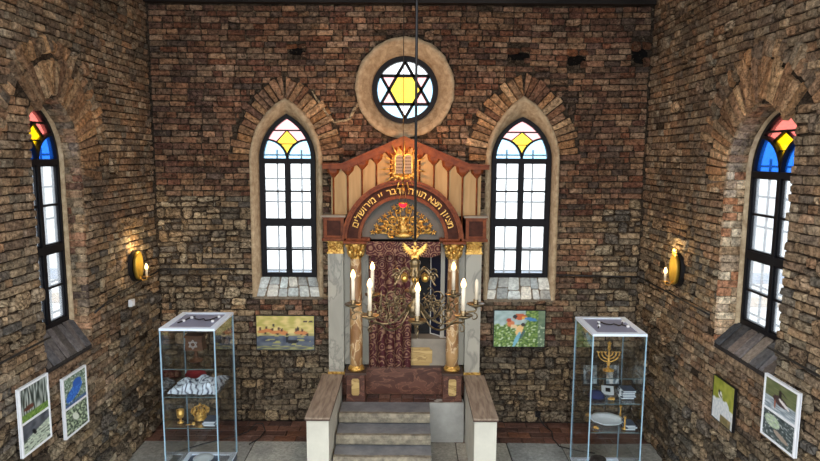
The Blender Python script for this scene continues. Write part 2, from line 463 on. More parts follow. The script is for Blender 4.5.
def stone(mb, F, quad, p, jit, col, cut=0.12, inset=0.012, wob=None):
    q = [(u + random.uniform(-jit, jit), v + random.uniform(-jit * 0.7, jit * 0.7)) for u, v in quad]
    cu = sum(u for u, v in q) / 4; cv = sum(v for u, v in q) / 4
    ring = []
    for i in range(4):
        a = q[i]; b = q[(i + 1) % 4]
        t = cut * random.uniform(0.4, 1.3)
        ring.append((a[0] + (b[0] - a[0]) * t, a[1] + (b[1] - a[1]) * t))
        t = 1 - cut * random.uniform(0.4, 1.3)
        ring.append((a[0] + (b[0] - a[0]) * t, a[1] + (b[1] - a[1]) * t))
    def ins(pt, e):
        du, dv = cu - pt[0], cv - pt[1]; l = math.hypot(du, dv) or 1
        e = min(e, 0.35 * l)
        return (pt[0] + du / l * e, pt[1] + dv / l * e)
    def W(u, v):
        return wob(u, v) if wob else (u, v)
    big = max(abs(q[2][0] - q[0][0]), abs(q[2][1] - q[0][1]), .01)
    tk = 0.14 * min(1.0, 0.12 / big) if p > .013 else 0.0
    tu, tv = random.uniform(-tk, tk), random.uniform(-tk, tk)
    R0 = [F(*W(u, v), -0.02) for u, v in ring]
    r1 = [ins(x, inset * 0.35) for x in ring]
    R1 = [F(*W(u, v), p * 0.7 + (u - cu) * tu + (v - cv) * tv) for u, v in r1]
    r2 = [ins(x, inset * 1.6) for x in ring]
    R2 = [F(*W(u, v), p + (u - cu) * tu + (v - cv) * tv + random.uniform(-0.004, 0.004)) for u, v in r2]
    C = F(*W(cu, cv), p + random.uniform(-0.004, 0.01))
    vs = R0 + R1 + R2 + [C]
    fs = []
    for a in (0, 8):
        for j in range(8):
            k = (j + 1) % 8
            fs.append((a + j, a + k, a + 8 + k, a + 8 + j))
    for j in range(8):
        fs.append((16 + j, 16 + (j + 1) % 8, 24))
    mb.color(jitter_col(col)); mb.cur = (*mb.cur, getattr(mb, 'rub', 0.15)); mb.add(vs, fs)

def rect(u0, u1, v0, v1):
    return [(u0, v0), (u1, v0), (u1, v1), (u0, v1)]

def excl(ops, v0, v1, extra=True):
    out = []
    for o in ops:
        w = 0
        for v in (v0, (v0 + v1) / 2, v1):
            if o['t'] == 'arch':
                if v < o['bot'] or v > o['zs'] + 2: continue
                if v <= o['zs']:
                    w = max(w, o['a'] + o['m'])
                else:
                    R = o['r'] + o['m'] + o['ring']; h = v - o['zs']
                    if h < R:
                        w = max(w, math.sqrt(R * R - h * h) - (o['r'] - o['a']))
            elif o['t'] == 'asym':
                q = o['w']
                if v < q['fb'] or v > q['top'] + .36: continue
                if v <= q['zs']: far = q['c'] + q['a'] + .03
                else:
                    R = q['r'] + .03 + o['ring']; h_ = v - q['zs']
                    if h_ >= R: continue
                    far = q['c'] - (q['r'] - q['a']) + math.sqrt(R * R - h_ * h_)
                near = q['near'] if v < q['top'] else q['c'] - (far - q['c'])
                if far > near: out.append((near, far))
            elif o['t'] == 'round':
                h = v - o['z']; R = o['R'] + o['ring']
                if abs(h) < R: w = max(w, math.sqrt(R * R - h * h))
            elif o['t'] == 'rect':
                if o['v0'] - 0.02 < v < o['v1'] + 0.02: w = max(w, o['a'])
        if w > 0:
            out.append((o['c'] - w, o['c'] + w))
    out.sort()
    return out

def intervals(u0, u1, ex):
    res = []; cur = u0
    for a, b in ex:
        if b <= cur: continue
        if a > cur: res.append((cur, min(a, u1)))
        cur = max(cur, b)
        if cur >= u1: break
    if cur < u1: res.append((cur, u1))
    return [(a, b) for a, b in res if b - a > 0.025]

def masonry(mb, F, u0, u1, v0, v1, ops, zone, seed):
    rnd = random.Random(seed)
    wob = lambda u, v: (u, v + 0.014 * noise.noise(V3((u * 0.9, v * 0.6, seed))))
    v = v0
    off = 0
    while v < v1 - 0.02:
        h = min(rnd.uniform(0.122, 0.142), v1 - v)
        if v1 - (v + h) < 0.05: h = v1 - v
        um = 0.5 * (u0 + u1)
        whole = intervals(u0, u1, excl(ops, v, v + h))
        halves = [intervals(u0, u1, excl(ops, v, v + h / 2)), intervals(u0, u1, excl(ops, v + h / 2, v + h))]
        # rubble stretches take the double row, bricks the two halves
        for (a, b) in whole:
            u = a
            while u < b - 0.01:
                pal, rub = zone(u, v + h / 2)
                mb.rub = 0.15
                if rnd.random() < rub:
                    mb.rub = 1.0
                    w = rnd.uniform(0.07, 0.22)
                    e = min(u + w, b)
                    if b - e < 0.05: e = b
                    g = 0.006
                    k = rnd.random()
                    if k < 0.45:
                        stone(mb, F, rect(u + g, e - g, v + g, v + h - g), rnd.uniform(0.02, 0.055), 0.018, rnd.choice(pal), 0.22, 0.02, wob)
                    elif k < 0.8:
                        s = v + h * rnd.uniform(0.35, 0.65)
                        for x, y in ((v, s), (s, v + h)):
                            stone(mb, F, rect(u + g, e - g, x + g * .7, y - g * .7), rnd.uniform(0.012, 0.05), 0.014, rnd.choice(pal), 0.2, 0.014, wob)
                    else:
                        s = v + h * rnd.uniform(0.4, 0.6); m = u + (e - u) * rnd.uniform(0.35, 0.65)
                        for x0, x1, y0, y1 in ((u, m, v, s), (m, e, v, s), (u, e, s, v + h)):
                            stone(mb, F, rect(x0 + g * .7, x1 - g * .7, y0 + g * .7, y1 - g * .7), rnd.uniform(0.012, 0.045), 0.012, rnd.choice(pal), 0.2, 0.012, wob)
                else:
                    w = rnd.uniform(0.4, 0.6)
                    e = min(u + w, b)
                    if b - e < 0.1: e = b
                    for k in (0, 1):
                        x = u + (rnd.uniform(-0.0, 0.1) if k else 0)
                        if x > u + 0.04:
                            stone(mb, F, rect(u + .004, x - .004, v + k * h / 2 + .004, v + (k + 1) * h / 2 - .004), rnd.uniform(0.008, 0.03), 0.005, rnd.choice(pal), 0.1, 0.008, wob)
                        else: x = u
                        while x < e - 0.005:
                            y = min(x + rnd.choice((0.2, 0.18, 0.21, 0.1, 0.15, 0.12)) + rnd.uniform(-.01, .01), e)
                            if e - y < 0.05: y = e
                            if rnd.random() > 0.003:
                                stone(mb, F, rect(x + .004, y - .004, v + k * h / 2 + .004, v + (k + 1) * h / 2 - .004), rnd.uniform(0.006, 0.032), 0.006, rnd.choice(pal), 0.1, 0.008, wob)
                            x = y
                u = e
        mb.rub = 0.15
        # slivers gained by half rows next to an arch
        for k in (0, 1):
            for (a, b) in halves[k]:
                for (x, y) in intervals(a, b, sorted(whole)):
                    if y - x > 0.03:
                        pal, rub = zone((x + y) / 2, v)
                        stone(mb, F, rect(x + .004, y - .004, v + k * h / 2 + .004, v + (k + 1) * h / 2 - .004), 0.02, 0.006, rnd.choice(pal), 0.12, 0.008, wob)
        v += h

def voussoirs(mb, F, c, a, r, zs, r0, r1, thick, pal, seed, start=0.0, prot=(0.02, 0.05), sides=(-1, 1)):
    rnd = random.Random(seed)
    k = r - a
    for side in sides:
        t = start
        while True:
            dt = thick / ((r0 + r1) / 2) * rnd.uniform(0.8, 1.2)
            tm = t + dt / 2
            um = -k + r0 * math.cos(tm)
            if -k + r1 * math.cos(t) < 0.03 or tm > PI / 2: break
            L1 = r1 + rnd.uniform(-0.05, 0.04); L0 = r0 + rnd.uniform(0, 0.012)
            q = []
            for rr, tt in ((L0, t), (L1, t), (L1, t + dt * .88), (L0, t + dt * .88)):
                q.append((c + side * max(0.004, -k + rr * math.cos(tt)), zs + rr * math.sin(tt)))
            if side < 0: q = q[::-1]
            stone(mb, F, q, rnd.uniform(*prot), 0.006, rnd.choice(pal), 0.09, 0.008)
            t += dt

def leaf_wall(name, F, u0, u1, v0, v1, holes, thick):
    """backing leaf with through holes"""
    bm = bmesh.new()
    loops = []
    for pts in [rect(u0, u1, v0, v1)] + holes:
        vs = [bm.verts.new(F(u, v, 0)) for u, v in pts]
        for i in range(len(vs)): bm.edges.new((vs[i], vs[(i + 1) % len(vs)]))
        loops.append(pts)
    bmesh.ops.triangle_fill(bm, use_beauty=True, edges=bm.edges[:])
    bm.verts.index_update()
    vs = [tuple(v.co) for v in bm.verts]; fs = [tuple(x.index for x in f.verts) for f in bm.faces]
    bm.free()
    mb = MB(); mb.color(MORTAR)
    N = F(0, 0, 1) - F(0, 0, 0)
    mb.add(vs, fs)
    mb.add([tuple(V3(p) - N * thick) for p in vs], fs)
    for pts in loops:
        n = len(pts)
        mb.color((150, 132, 108))
        mb.add([F(u, v, 0) for u, v in pts] + [F(u, v, -thick) for u, v in pts], [(i, (i + 1) % n, n + (i + 1) % n, n + i) for i in range(n)])
    return mb

# openings --------------------------------------------------------------
WB = [dict(c=-1.285, a=0.315, zs=3.06, top=3.577, bot=1.697, fc=-1.268, fb=1.50, fa=0.375, ftop=3.71),
      dict(c=1.402, a=0.335, zs=3.075, top=3.56, bot=1.707, fc=1.384, fb=1.485, fa=0.38, ftop=3.74)]
for w in WB:
    w['r'] = arch_radius(w['a'], w['top'] - w['zs']); w['fr'] = arch_radius(w['fa'], w['ftop'] - w['zs'])
WL = dict(c=-1.823, a=0.312, zs=3.05, top=3.54, bot=1.64, fb=1.40, nx=.02); WL['r'] = arch_radius(WL['a'], WL['top'] - WL['zs'])
WR = dict(c=-2.175, a=0.40, zs=2.99, top=3.50, bot=1.72, fb=1.535, nx=.03); WR['r'] = arch_radius(WR['a'], WR['top'] - WR['zs'])
ROSE = dict(c=0.061, z=3.857, R=0.373, fR=0.52)
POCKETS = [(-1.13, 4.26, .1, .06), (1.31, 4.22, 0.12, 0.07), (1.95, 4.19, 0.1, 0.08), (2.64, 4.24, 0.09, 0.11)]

for w_ in (WL, WR):
    w_['near'] = w_['c'] - w_['a'] - w_['nx']
    k_ = w_['r'] - w_['a']; R_ = w_['r'] + .02
    far = [(w_['c'] + w_['a'] + .02, w_['fb'])]
    t_end = math.acos(k_ / R_)
    for i_ in range(13):
        t_ = t_end * i_ / 12
        far.append((w_['c'] - k_ + R_ * math.cos(t_), w_['zs'] + R_ * math.sin(t_)))
    w_['hole'] = far + [(w_['c'] - .10, w_['top'] + .02), (w_['near'] + .06, w_['top'] - .01), (w_['near'], w_['top'] - .10), (w_['near'], w_['fb'])]

def zone_back(u, v):
    n = noise.noise(V3((u * 0.8, v * 0.8, 3.1)))
    side = max(0, min(1, (abs(u - 0.05) - 1.75) / 0.3))
    if v < 0.95 + 0.15 * n:
        return EARTH, 0.95
    if v > 2.75 + 0.5 * n:
        return (BRICK, 0.05 + 0.35 * (n > 0.35))
    if side > 0.3 and v < 2.75:
        return (STONE if n > -0.25 else TANB, 0.85)
    if v < 1.55: return (BRICK + EARTH, 0.25)
    return (BRICK + TANB, 0.25 + 0.4 * (n > 0.2))

def zone_side(u, v):
    n = noise.noise(V3((u * 0.9 + 7, v * 0.8, 1.3)))
    if v > 2.5 + 0.4 * n: return (TANB, 0.18 + 0.4 * (n > 0.25))
    if v < 1.75 and u > -2.6 and u < -1.2 and v > 0.75: return (TANB, 0.15)
    if v < 1.2: return (EARTH + STONE, 0.85)
    return (STONE + TANB[:3], 0.75 if n > -0.2 else 0.4)

# back wall
ops = []
for w in WB:
    ops.append(dict(t='arch', c=w['fc'], a=w['fa'], r=w['fr'], zs=w['zs'], bot=w['fb'], m=0.015, ring=0.24))
ops.append(dict(t='round', c=ROSE['c'], z=ROSE['z'] + .005, R=ROSE['fR'], ring=0.02))
for (pu, pv, pw, ph) in POCKETS:
    ops.append(dict(t='rect', c=pu, a=pw, v0=pv - ph, v1=pv + ph))
holes = [arch_pts(w['fc'], w['fa'], w['fr'], w['zs'], w['fb'], 0, 0) for w in WB] + [circle_pts(ROSE['c'], ROSE['z'], ROSE['fR'])]
mb = leaf_wall('wall_back', FBm, -XW - .4, XW + .4, 0, 5.2, holes, 0.45)
masonry(mb, FBm, -XW, XW, 0.0, 4.74, ops, zone_back, 5)
for i, w in enumerate(WB):
    voussoirs(mb, FBm, w['fc'], w['fa'], w['fr'], w['zs'], w['fr'] + .02, w['fr'] + .25, 0.075, VOUS + BRICK[:3], 40 + i, 0.0)
for (pu, pv, pw, ph) in POCKETS:       # old beam pockets, missing bricks; shade of the hollow painted as black stone
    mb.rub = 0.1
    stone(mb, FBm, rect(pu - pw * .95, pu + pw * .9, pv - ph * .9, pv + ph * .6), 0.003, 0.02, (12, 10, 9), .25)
    stone(mb, FBm, rect(pu - pw * 1.2, pu + pw * .2, pv + ph * .25, pv + ph * 1.25), 0.022, 0.02, (112, 76, 56), .25)
    stone(mb, FBm, rect(pu + pw * .2, pu + pw * 1.3, pv + ph * .5, pv + ph * 1.25), 0.018, 0.015, (92, 66, 52), .25)
    stone(mb, FBm, rect(pu + pw * .5, pu + pw * 1.25, pv - ph * 1.2, pv - ph * .3), 0.018, 0.015, (100, 72, 56), .25)
# pale repaired crack running to the round window
mb.color((176, 160, 132))
cr = [(-.44, 3.70), (-.50, 3.62), (-.545, 3.53), (-.593, 3.505), (-.66, 3.50), (-.717, 3.477), (-.76, 3.53), (-.807, 3.58), (-.85, 3.66), (-.908, 3.727), (-.96, 3.82)]
mb.rub = .1
mb.tube([FB(u, v, 0.008) for u, v in cr], [.016, .02, .017, .014, .013, .017, .012, .015, .012, .013, .006], 6)
cr = [(0.885, 0.95), (0.90, 1.2), (0.885, 1.33), (0.93, 1.40)]
mb.tube([FB(u, v, 0.006) for u, v in cr], [0.014, 0.018, 0.016, 0.008], 6)
structure(mb.build('wall_back', M['wall']), 'brick and rubble back wall with two pointed windows and a round one')

# side walls
for nm, F, w, sd in (('wall_left', FLm, WL, 8), ('wall_right', FRm, WR, 9)):
    ring = 0.36
    ops = [dict(t='asym', w=w, ring=ring)]
    mb = leaf_wall(nm, F, -5.2, 0.0, 0, 5.2, [w['hole']], 0.235)
    masonry(mb, F, -4.5, 0.0, 0.0, 5.15, ops, zone_side, sd)
    voussoirs(mb, F, w['c'], w['a'], w['r'], w['zs'], w['r'] + .03, w['r'] + .36, 0.066, VOUS, sd * 7, -0.2, (0.02, 0.045), (1,))
    voussoirs(mb, F, w['c'], w['a'], w['r'], w['zs'], w['r'] + .05, w['r'] + .36, 0.066, VOUS, sd * 5, 0.74, (0.02, 0.035), (-1,))
    voussoirs(mb, F, w['c'], w['a'], w['r'], w['zs'], w['r'] + .36, w['r'] + .5, 0.07, TANB + VOUS, sd * 9, 0.2, (0.025, 0.045))
    # bricks lining the far jamb and the underside of the arch
    k_ = w['r'] - w['a']; R_ = w['r'] + .02; zs_ = w['zs']
    def FJ(u, v, d=0.0, F=F, w=w, k_=k_, R_=R_, zs_=zs_):
        if v <= zs_:
            return F(w['c'] + w['a'] + .02 - d, v, -u)
        t = (v - zs_) / R_
        return F(w['c'] - k_ + (R_ - d) * math.cos(t), zs_ + (R_ - d) * math.sin(t), -u)
    rnd = random.Random(3)
    v = w['fb'] - .05
    tip = zs_ + R_ * math.acos(k_ / R_)
    while v < tip - .02:
        h = min(rnd.uniform(.06, .08), tip - v)
        cuts = [-.02] + ([rnd.uniform(.05, .10)] if rnd.random() < .6 else []) + [.17]
        for a_, b_ in zip(cuts, cuts[1:]):
            cc = rnd.choice(BRICK + TANB) if nm == 'wall_left' else rnd.choice([(196, 176, 150), (186, 160, 132), (170, 122, 92), (204, 188, 164), (192, 172, 150)])
            if v > zs_: cc = rnd.choice(TANB)
            stone(mb, FJ, rect(a_ + .003, b_ - .003, v + .003, v + h - .003), rnd.uniform(.004, .014), .004, cc, .1, .008)
        v += h
    structure(mb.build(nm, M['wall']), 'rough stone and brick %s wall with one pointed window' % nm.split('_')[1])

# ------------------------------------------------------------------ windows
def window(name, F, w, depth, label, tints, splay=None, sillcols=None, outlet=True):
    c, a, r, zs, zb = w['c'], w['a'], w['r'], w['zs'], w['bot']
    root = empty_struct(name, F(c, zb, -depth), label)
    d0, d1 = -depth, -depth - .06
    fw = .042
    mb = MB()
    rings = []
    for off, d in ((.004, d0), (-fw, d0), (-fw, d1), (.004, d1)):
        rings.append([F(u, v, d) for u, v in arch_pts(c, a, r, zs, zb, off)])
    mb.loft(rings, True, False, True)
    ai = a - fw
    zm = zb + (zs - zb) * .475
    mb.fbox(F, c - ai, c + ai, zs - .028, zs + .022, d0 + .008, d1 + .01)
    mb.fbox(F, c - ai, c + ai, zm - .033, zm + .033, d0 + .006, d1 + .01)
    mb.fbox(F, c - .021, c + .021, zb + fw, zs - .028, d0 + .004, d1 + .012)
    mb.build('window_frame', M['frame'], root)
    # sash bars
    for (s0, s1) in ((zb + fw, zm - .033), (zm + .033, zs - .028)):
        mb = MB(); m_ = (s0 + s1) / 2
        mb.fbox(F, c - ai, c + ai, m_ - .009, m_ + .009, d0 - .012, d1 + .012)
        for sx in (-1, 1):
            x0, x1 = (c + .021, c + ai) if sx > 0 else (c - ai, c - .021)
            for u_, e_ in ((x0, .012), (x1 - .012, .012)):
                mb.fbox(F, u_, u_ + e_, s0, s1, d0 - .01, d1 + .015)
            mb.fbox(F, x0, x1, s0, s0 + .012, d0 - .01, d1 + .015); mb.fbox(F, x0, x1, s1 - .012, s1, d0 - .01, d1 + .015)
        mb.build('sash', M['frame'], root)
        for sx in (-1, 1):
            x0, x1 = (c + .022, c + ai) if sx > 0 else (c - ai, c - .022)
            for y0, y1 in ((s0, m_), (m_, s1)):
                MB().fbox(F, x0, x1, y0, y1, (d0 + d1) / 2 - .002, (d0 + d1) / 2 + .002).build('pane', M['pane'], root)
    # tracery: two arcs springing from the middle of the transom
    k = r - a
    rr = .74 * a
    def inner(side, n=10):
        pts = []
        for i in range(n + 1):
            # circle centred (c+side*rr, zs), start at (c,zs), go up; stop at frame arc
            t = i / n * tmax
            pts.append((c + side * (rr - rr * math.cos(t)), zs + rr * math.sin(t)))
        return pts
    tmax = 0.0
    while True:
        u = rr - rr * math.cos(tmax); v = rr * math.sin(tmax)
        if math.hypot(u + k, v) > r - fw * .8 or tmax > 1.55: break
        tmax += .01
    mb = MB()
    for sd in (-1, 1):
        mb.strip(inner(sd), .022, F, d0 + .004, d1 + .015)
    topd = zs + (w['top'] - zs) * .66
    side = inner(1)
    iy = 7
    dl = side[iy]
    mb.strip([(c - (dl[0] - c), dl[1]), (c, topd)], .010, F, d0 - .01, d1 + .02)
    mb.strip([(c, topd), dl], .010, F, d0 - .01, d1 + .02)
    hb = zs + (w['top'] - zs) * .36
    mb.fbox(F, c - .085, c + .085, hb - .005, hb + .005, d0 - .01, d1 + .02)
    hb2 = zs + (w['top'] - zs) * .655
    x_ = math.sqrt(max(0, (r - fw) ** 2 - (hb2 - zs) ** 2)) - k
    mb.fbox(F, c - x_, c + x_, hb2 - .008, hb2 + .008, d0 - .008, d1 + .02)
    mb.build('tracery', M['frame'], root)
    dm = (d0 + d1) / 2
    def farc(side, v0, v1, n=8):
        out = []
        for i in range(n + 1):
            v = v0 + (v1 - v0) * i / n
            out.append((c + side * (math.sqrt(max(0, (r - .01) ** 2 - (v - zs) ** 2)) - k), v))
        return out
    for sd in (-1, 1):
        iv = inner(sd)
        poly = iv + list(reversed(farc(sd, zs, iv[-1][1])))
        plabel(MB().prism(poly, F, dm - .002, dm + .002).build('stained_pane', M[tints[2]], root), tints[2].replace('p_', 'light-paled ') + ' glass pane')
    R_, L_ = inner(1), inner(-1)
    poly = L_[:iy + 1][::-1] + R_[1:iy + 1] + [(c, topd)]
    plabel(MB().prism(poly, F, dm - .002, dm + .002).build('stained_pane', M[tints[1]], root), tints[1].replace('p_', 'light-paled ') + ' glass pane')
    topv = w['top'] - .012
    poly = R_[iy:] + farc(1, R_[-1][1], topv)[1:] + farc(-1, L_[-1][1], topv)[::-1][:-1] + L_[iy:][::-1] + [(c, topd)]
    plabel(MB().prism(poly, F, dm - .002, dm + .002).build('stained_pane', M[tints[0]], root), tints[0].replace('p_', 'light-paled ') + ' glass pane')
    # outer casement bars
    if outlet:
        mb = MB(); dd = d1 - .07
        for sx in ((-1, 1) if splay else (-1, -.1, 1, 1.9)):
            u_ = c + sx * (ai * .52)
            mb.fbox(F, u_ - .009, u_ + .009, zb, zs + .12, dd, dd - .012)
        nb = 5
        for i in range(nb + 1):
            v = zb + .06 + (zs - zb) * i / nb
            mb.fbox(F, c - a - (0 if splay else .3), c + a + (0 if splay else .3), v - .009, v + .009, dd - .012, dd - .02)
        mb.build('outer_bars', M['outer_bar'], root)
    # plaster surround
    mb = MB()
    rnd = random.Random(int(abs(c) * 1000))
    def jit(p, s=.007):
        return V3(p) + V3((rnd.uniform(-s, s), rnd.uniform(-s, s), rnd.uniform(-s, s)))
    if splay:
        fc, fa, fr, fb = splay
        A = [jit(F(u, v, .0)) for u, v in arch_pts(fc, fa, fr, zs, fb, .035, 0)]
        B = [jit(F(u, v, .036)) for u, v in arch_pts(fc, fa, fr, zs, fb, .02, 0)]
        Cc = [jit(F(u, v, .028)) for u, v in arch_pts(fc, fa, fr, zs, fb, -.012, 0)]
        D = [F(u, v, d0 + .002) for u, v in arch_pts(c, a, r, zs, zb, .012, 0)]
        E_ = [F(u, v, d1) for u, v in arch_pts(c, a, r, zs, zb, .002, 0)]
        mb.loft([A, B, Cc, D, E_], False, False, False, smooth=True)
    else:
        A = [F(u, v, d0 + .02) for u, v in arch_pts(c, a, r, zs, zb, .14, 0)]
        m2 = MB(); m2.color((96, 82, 66)); m2.loft([A, [F(u, v, d0 + .022) for u, v in arch_pts(c, a, r, zs, zb, .008, 0)]], False, False, False); m2.build('reveal', M['wall'], root)
        A = [F(u, v, d0 + .022) for u, v in arch_pts(c, a, r, zs, zb, .008, 0)]
        B = [jit(F(u, v, d0 + .045), .003) for u, v in arch_pts(c, a, r, zs, zb, -.018, 0)]
        Cc = [F(u, v, d0 - .005) for u, v in arch_pts(c, a, r, zs, zb, -.012, 0)]
        mb.loft([A, B, Cc], False, False, False, smooth=True)
    mb.build('surround', M['plaster'], root)
    # sloping sill of small slabs
    if splay:
        fc, fa, fr, fb = splay
        p00, p01 = F(fc - fa - .02, fb, .0), F(fc + fa + .02, fb, .0)
        p10, p11 = F(c - a - .01, zb + .005, d0), F(c + a + .01, zb + .005, d0)
    else:
        fb = w['fb']
        p00, p01 = F(c - a - w['nx'], fb, -.01), F(c + a + .02, fb, -.01)
        p10, p11 = F(c - a - w['nx'], zb + .005, d0), F(c + a + .02, zb + .005, d0)
    Nn = (p01 - p00).cross(p10 - p00).normalized()
    if Nn.z < 0: Nn = -Nn
    FS = lambda s, t, d=0.0: (p00 * (1 - s) + p01 * s) * (1 - t) + (p10 * (1 - s) + p11 * s) * t + Nn * d
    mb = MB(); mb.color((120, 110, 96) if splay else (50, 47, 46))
    o_ = V3((0, 0, .03))
    mb.hexa([p00 - o_, p01 - o_, p11 - o_ * .4, p10 - o_ * .4, p00, p01, p11, p10])
    nst = 6 if splay else 8
    x = 0.0
    for i in range(nst):
        e = (i + 1) / nst + (rnd.uniform(-.03, .03) if i < nst - 1 else 0)
        cuts = [0, rnd.uniform(.35, .6), 1] if splay else [0, 1]
        for t0, t1 in zip(cuts, cuts[1:]):
            cc = rnd.choice(sillcols)
            q = [(x + .008, t0 + .01), (e - .008, t0 + .01), (e - .008, t1 - .01), (x + .008, t1 - .01)]
            stone(mb, FS, q, rnd.uniform(.006, .016), .012, cc, .1, .02)
        x = e
    mb.build('window_sill', M['sill'], root)
    return root

PALE_SILL = [(196, 204, 204), (178, 188, 190), (206, 208, 202), (168, 174, 174)]
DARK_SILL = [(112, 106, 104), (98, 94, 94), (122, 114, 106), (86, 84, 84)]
window('window_1', FB, WB[0], .15, 'pointed window left of the ark with stained glass head paled by daylight', ('p_pink', 'p_yellow', 'p_blue'), (WB[0]['fc'], WB[0]['fa'], WB[0]['fr'], WB[0]['fb']), PALE_SILL)
window('window_2', FB, WB[1], .15, 'pointed window right of the ark with stained glass head paled by daylight', ('p_pink', 'p_yellow', 'p_blue'), (WB[1]['fc'], WB[1]['fa'], WB[1]['fr'], WB[1]['fb']), PALE_SILL)
window('window_3', FL, WL, .18, 'pointed window in the left side wall with pink yellow and blue head', ('pink', 'yellow', 'blue'), None, DARK_SILL)
window('window_4', FR, WR, .20, 'pointed window in the right side wall with pink yellow and blue head', ('pink', 'yellow', 'blue'), None, DARK_SILL)

# round window with the six pointed star
c, z, R = ROSE['c'], ROSE['z'], ROSE['R']
root = empty_struct('window_5', FB(c, z - R, -.15), 'round window above the ark with a black six pointed star')
mb = MB(); rings = []
for rr, d in ((R + .005, -.15), (R - .055, -.15), (R - .062, -.20), (R + .005, -.21)):
    rings.append([FB(u, v, d) for u, v in circle_pts(c, z, rr, 48)])
mb.loft(rings, True, False, True); mb.build('window_frame', M['frame'], root)
ri = R - .058
star = [(c + ri * math.cos(PI / 2 + i * PI / 3), z + ri * math.sin(PI / 2 + i * PI / 3)) for i in range(6)]
mb = MB()
for tri in ((0, 2, 4), (1, 3, 5)):
    for i in range(3):
        mb.strip([star[tri[i]], star[tri[(i + 1) % 3]]], .034, FB, -.155, -.19)
mb.build('star_bars', M['frame'], root)
hexr = ri / math.sqrt(3)
hexp = [(c + hexr * math.cos(i * PI / 3), z + hexr * math.sin(i * PI / 3)) for i in range(6)]
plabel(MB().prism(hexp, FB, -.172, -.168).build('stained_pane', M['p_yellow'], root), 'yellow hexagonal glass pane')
for i in range(6):
    s_ = star[i]; h0 = hexp[(i + 1) % 6]; h1 = hexp[(i + 2) % 6]
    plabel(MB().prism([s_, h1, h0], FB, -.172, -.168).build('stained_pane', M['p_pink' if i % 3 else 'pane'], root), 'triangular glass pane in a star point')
    s2 = star[(i + 1) % 6]
    arc = [(c + ri * math.cos(PI / 2 + (i + j / 6) * PI / 3), z + ri * math.sin(PI / 2 + (i + j / 6) * PI / 3)) for j in range(7)]
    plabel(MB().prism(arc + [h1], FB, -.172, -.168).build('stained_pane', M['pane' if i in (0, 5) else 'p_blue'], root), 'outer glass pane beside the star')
mb = MB(); rnd = random.Random(4); rings = []
for rr, d, s in ((ROSE['fR'] + .03, 0, .01), (ROSE['fR'] + .02, .04, .01), (ROSE['fR'] - .03, .035, .008), (ROSE['fR'] - .06, -.03, .006), (R + .03, -.06, .004), (R + .002, -.14, .0), (R, -.21, 0)):
    rings.append([V3(FB(u, v, d)) + V3((rnd.uniform(-s, s), rnd.uniform(-s, s), rnd.uniform(-s, s))) for u, v in circle_pts(c, z + (.005 if d > -.1 else 0), rr, 48)])
mb.loft(rings, True, False, False, smooth=True); mb.build('surround', M['plaster'], root)

# ------------------------------------------------------------------ floor, ceiling, beam, outside
mb = MB(); mb.color((48, 44, 42)); mb.box((-XW - .4, -9, -.1), (XW + .4, .4, -.012))
FF = Frame((0, 0, -.012), (1, 0, 0), (0, 1, 0), (0, 0, 1))
rnd = random.Random(2)
y = -.515
while y > -4.2:
    x = -2.75 + rnd.uniform(-.3, 0)
    hgt = rnd.uniform(.42, .5)
    while x < 2.75:
        w_ = rnd.uniform(.55, .8)
        stone(mb, FF, rect(x + .004, x + w_ - .004, y - hgt + .004, y - .004), .012, .002, rnd.choice([(142, 146, 144), (130, 136, 136), (152, 154, 148)]), .015, .004)
        x += w_
    y -= hgt
floor = structure(mb.build('floor', M['slab'], origin=(0, 0, 0)), 'grey stone slab floor')
mb = MB(); y = 0.0; i = 0
while y > -.5:
    x = -2.75 - (.12 if i % 2 else 0)
    while x < 2.75:
        stone(mb, FF, rect(x + .003, x + .247, y - .125, y - .004), .012, .002, rnd.choice([(104, 76, 64), (94, 68, 58), (112, 84, 72), (88, 66, 58)]), .02, .004)
        x += .25
    y -= .128; i += 1
plabel(mb.build('brick_strip', M['slab'], floor), 'strip of red brick paving along the back wall')
structure(MB().box((-XW - .4, -4.7, 5.2), (XW + .4, .4, 5.35)).build('ceiling', M['ceiling']), 'dark ceiling')
structure(MB().box((-XW, -.10, 4.745), (XW, .0, 4.96)).box((-XW, -.16, 4.80), (XW, 0, 4.96)).build('trim_1', M['beam']), 'dark beam along the top of the back wall')
g = MB().box((-40, .46, -.6), (40, 60, -.5)).build('ground', M['ground']); structure(g, 'pale paved ground outside the windows')
MB().box((-40, 7.6, -.499), (40, 8.6, -.47)).build('kerb_band', M['tanwall'], g)
MB().box((-40, 10.4, -.499), (40, 12.0, -.48)).build('road_band', M['bluegrey'], g)

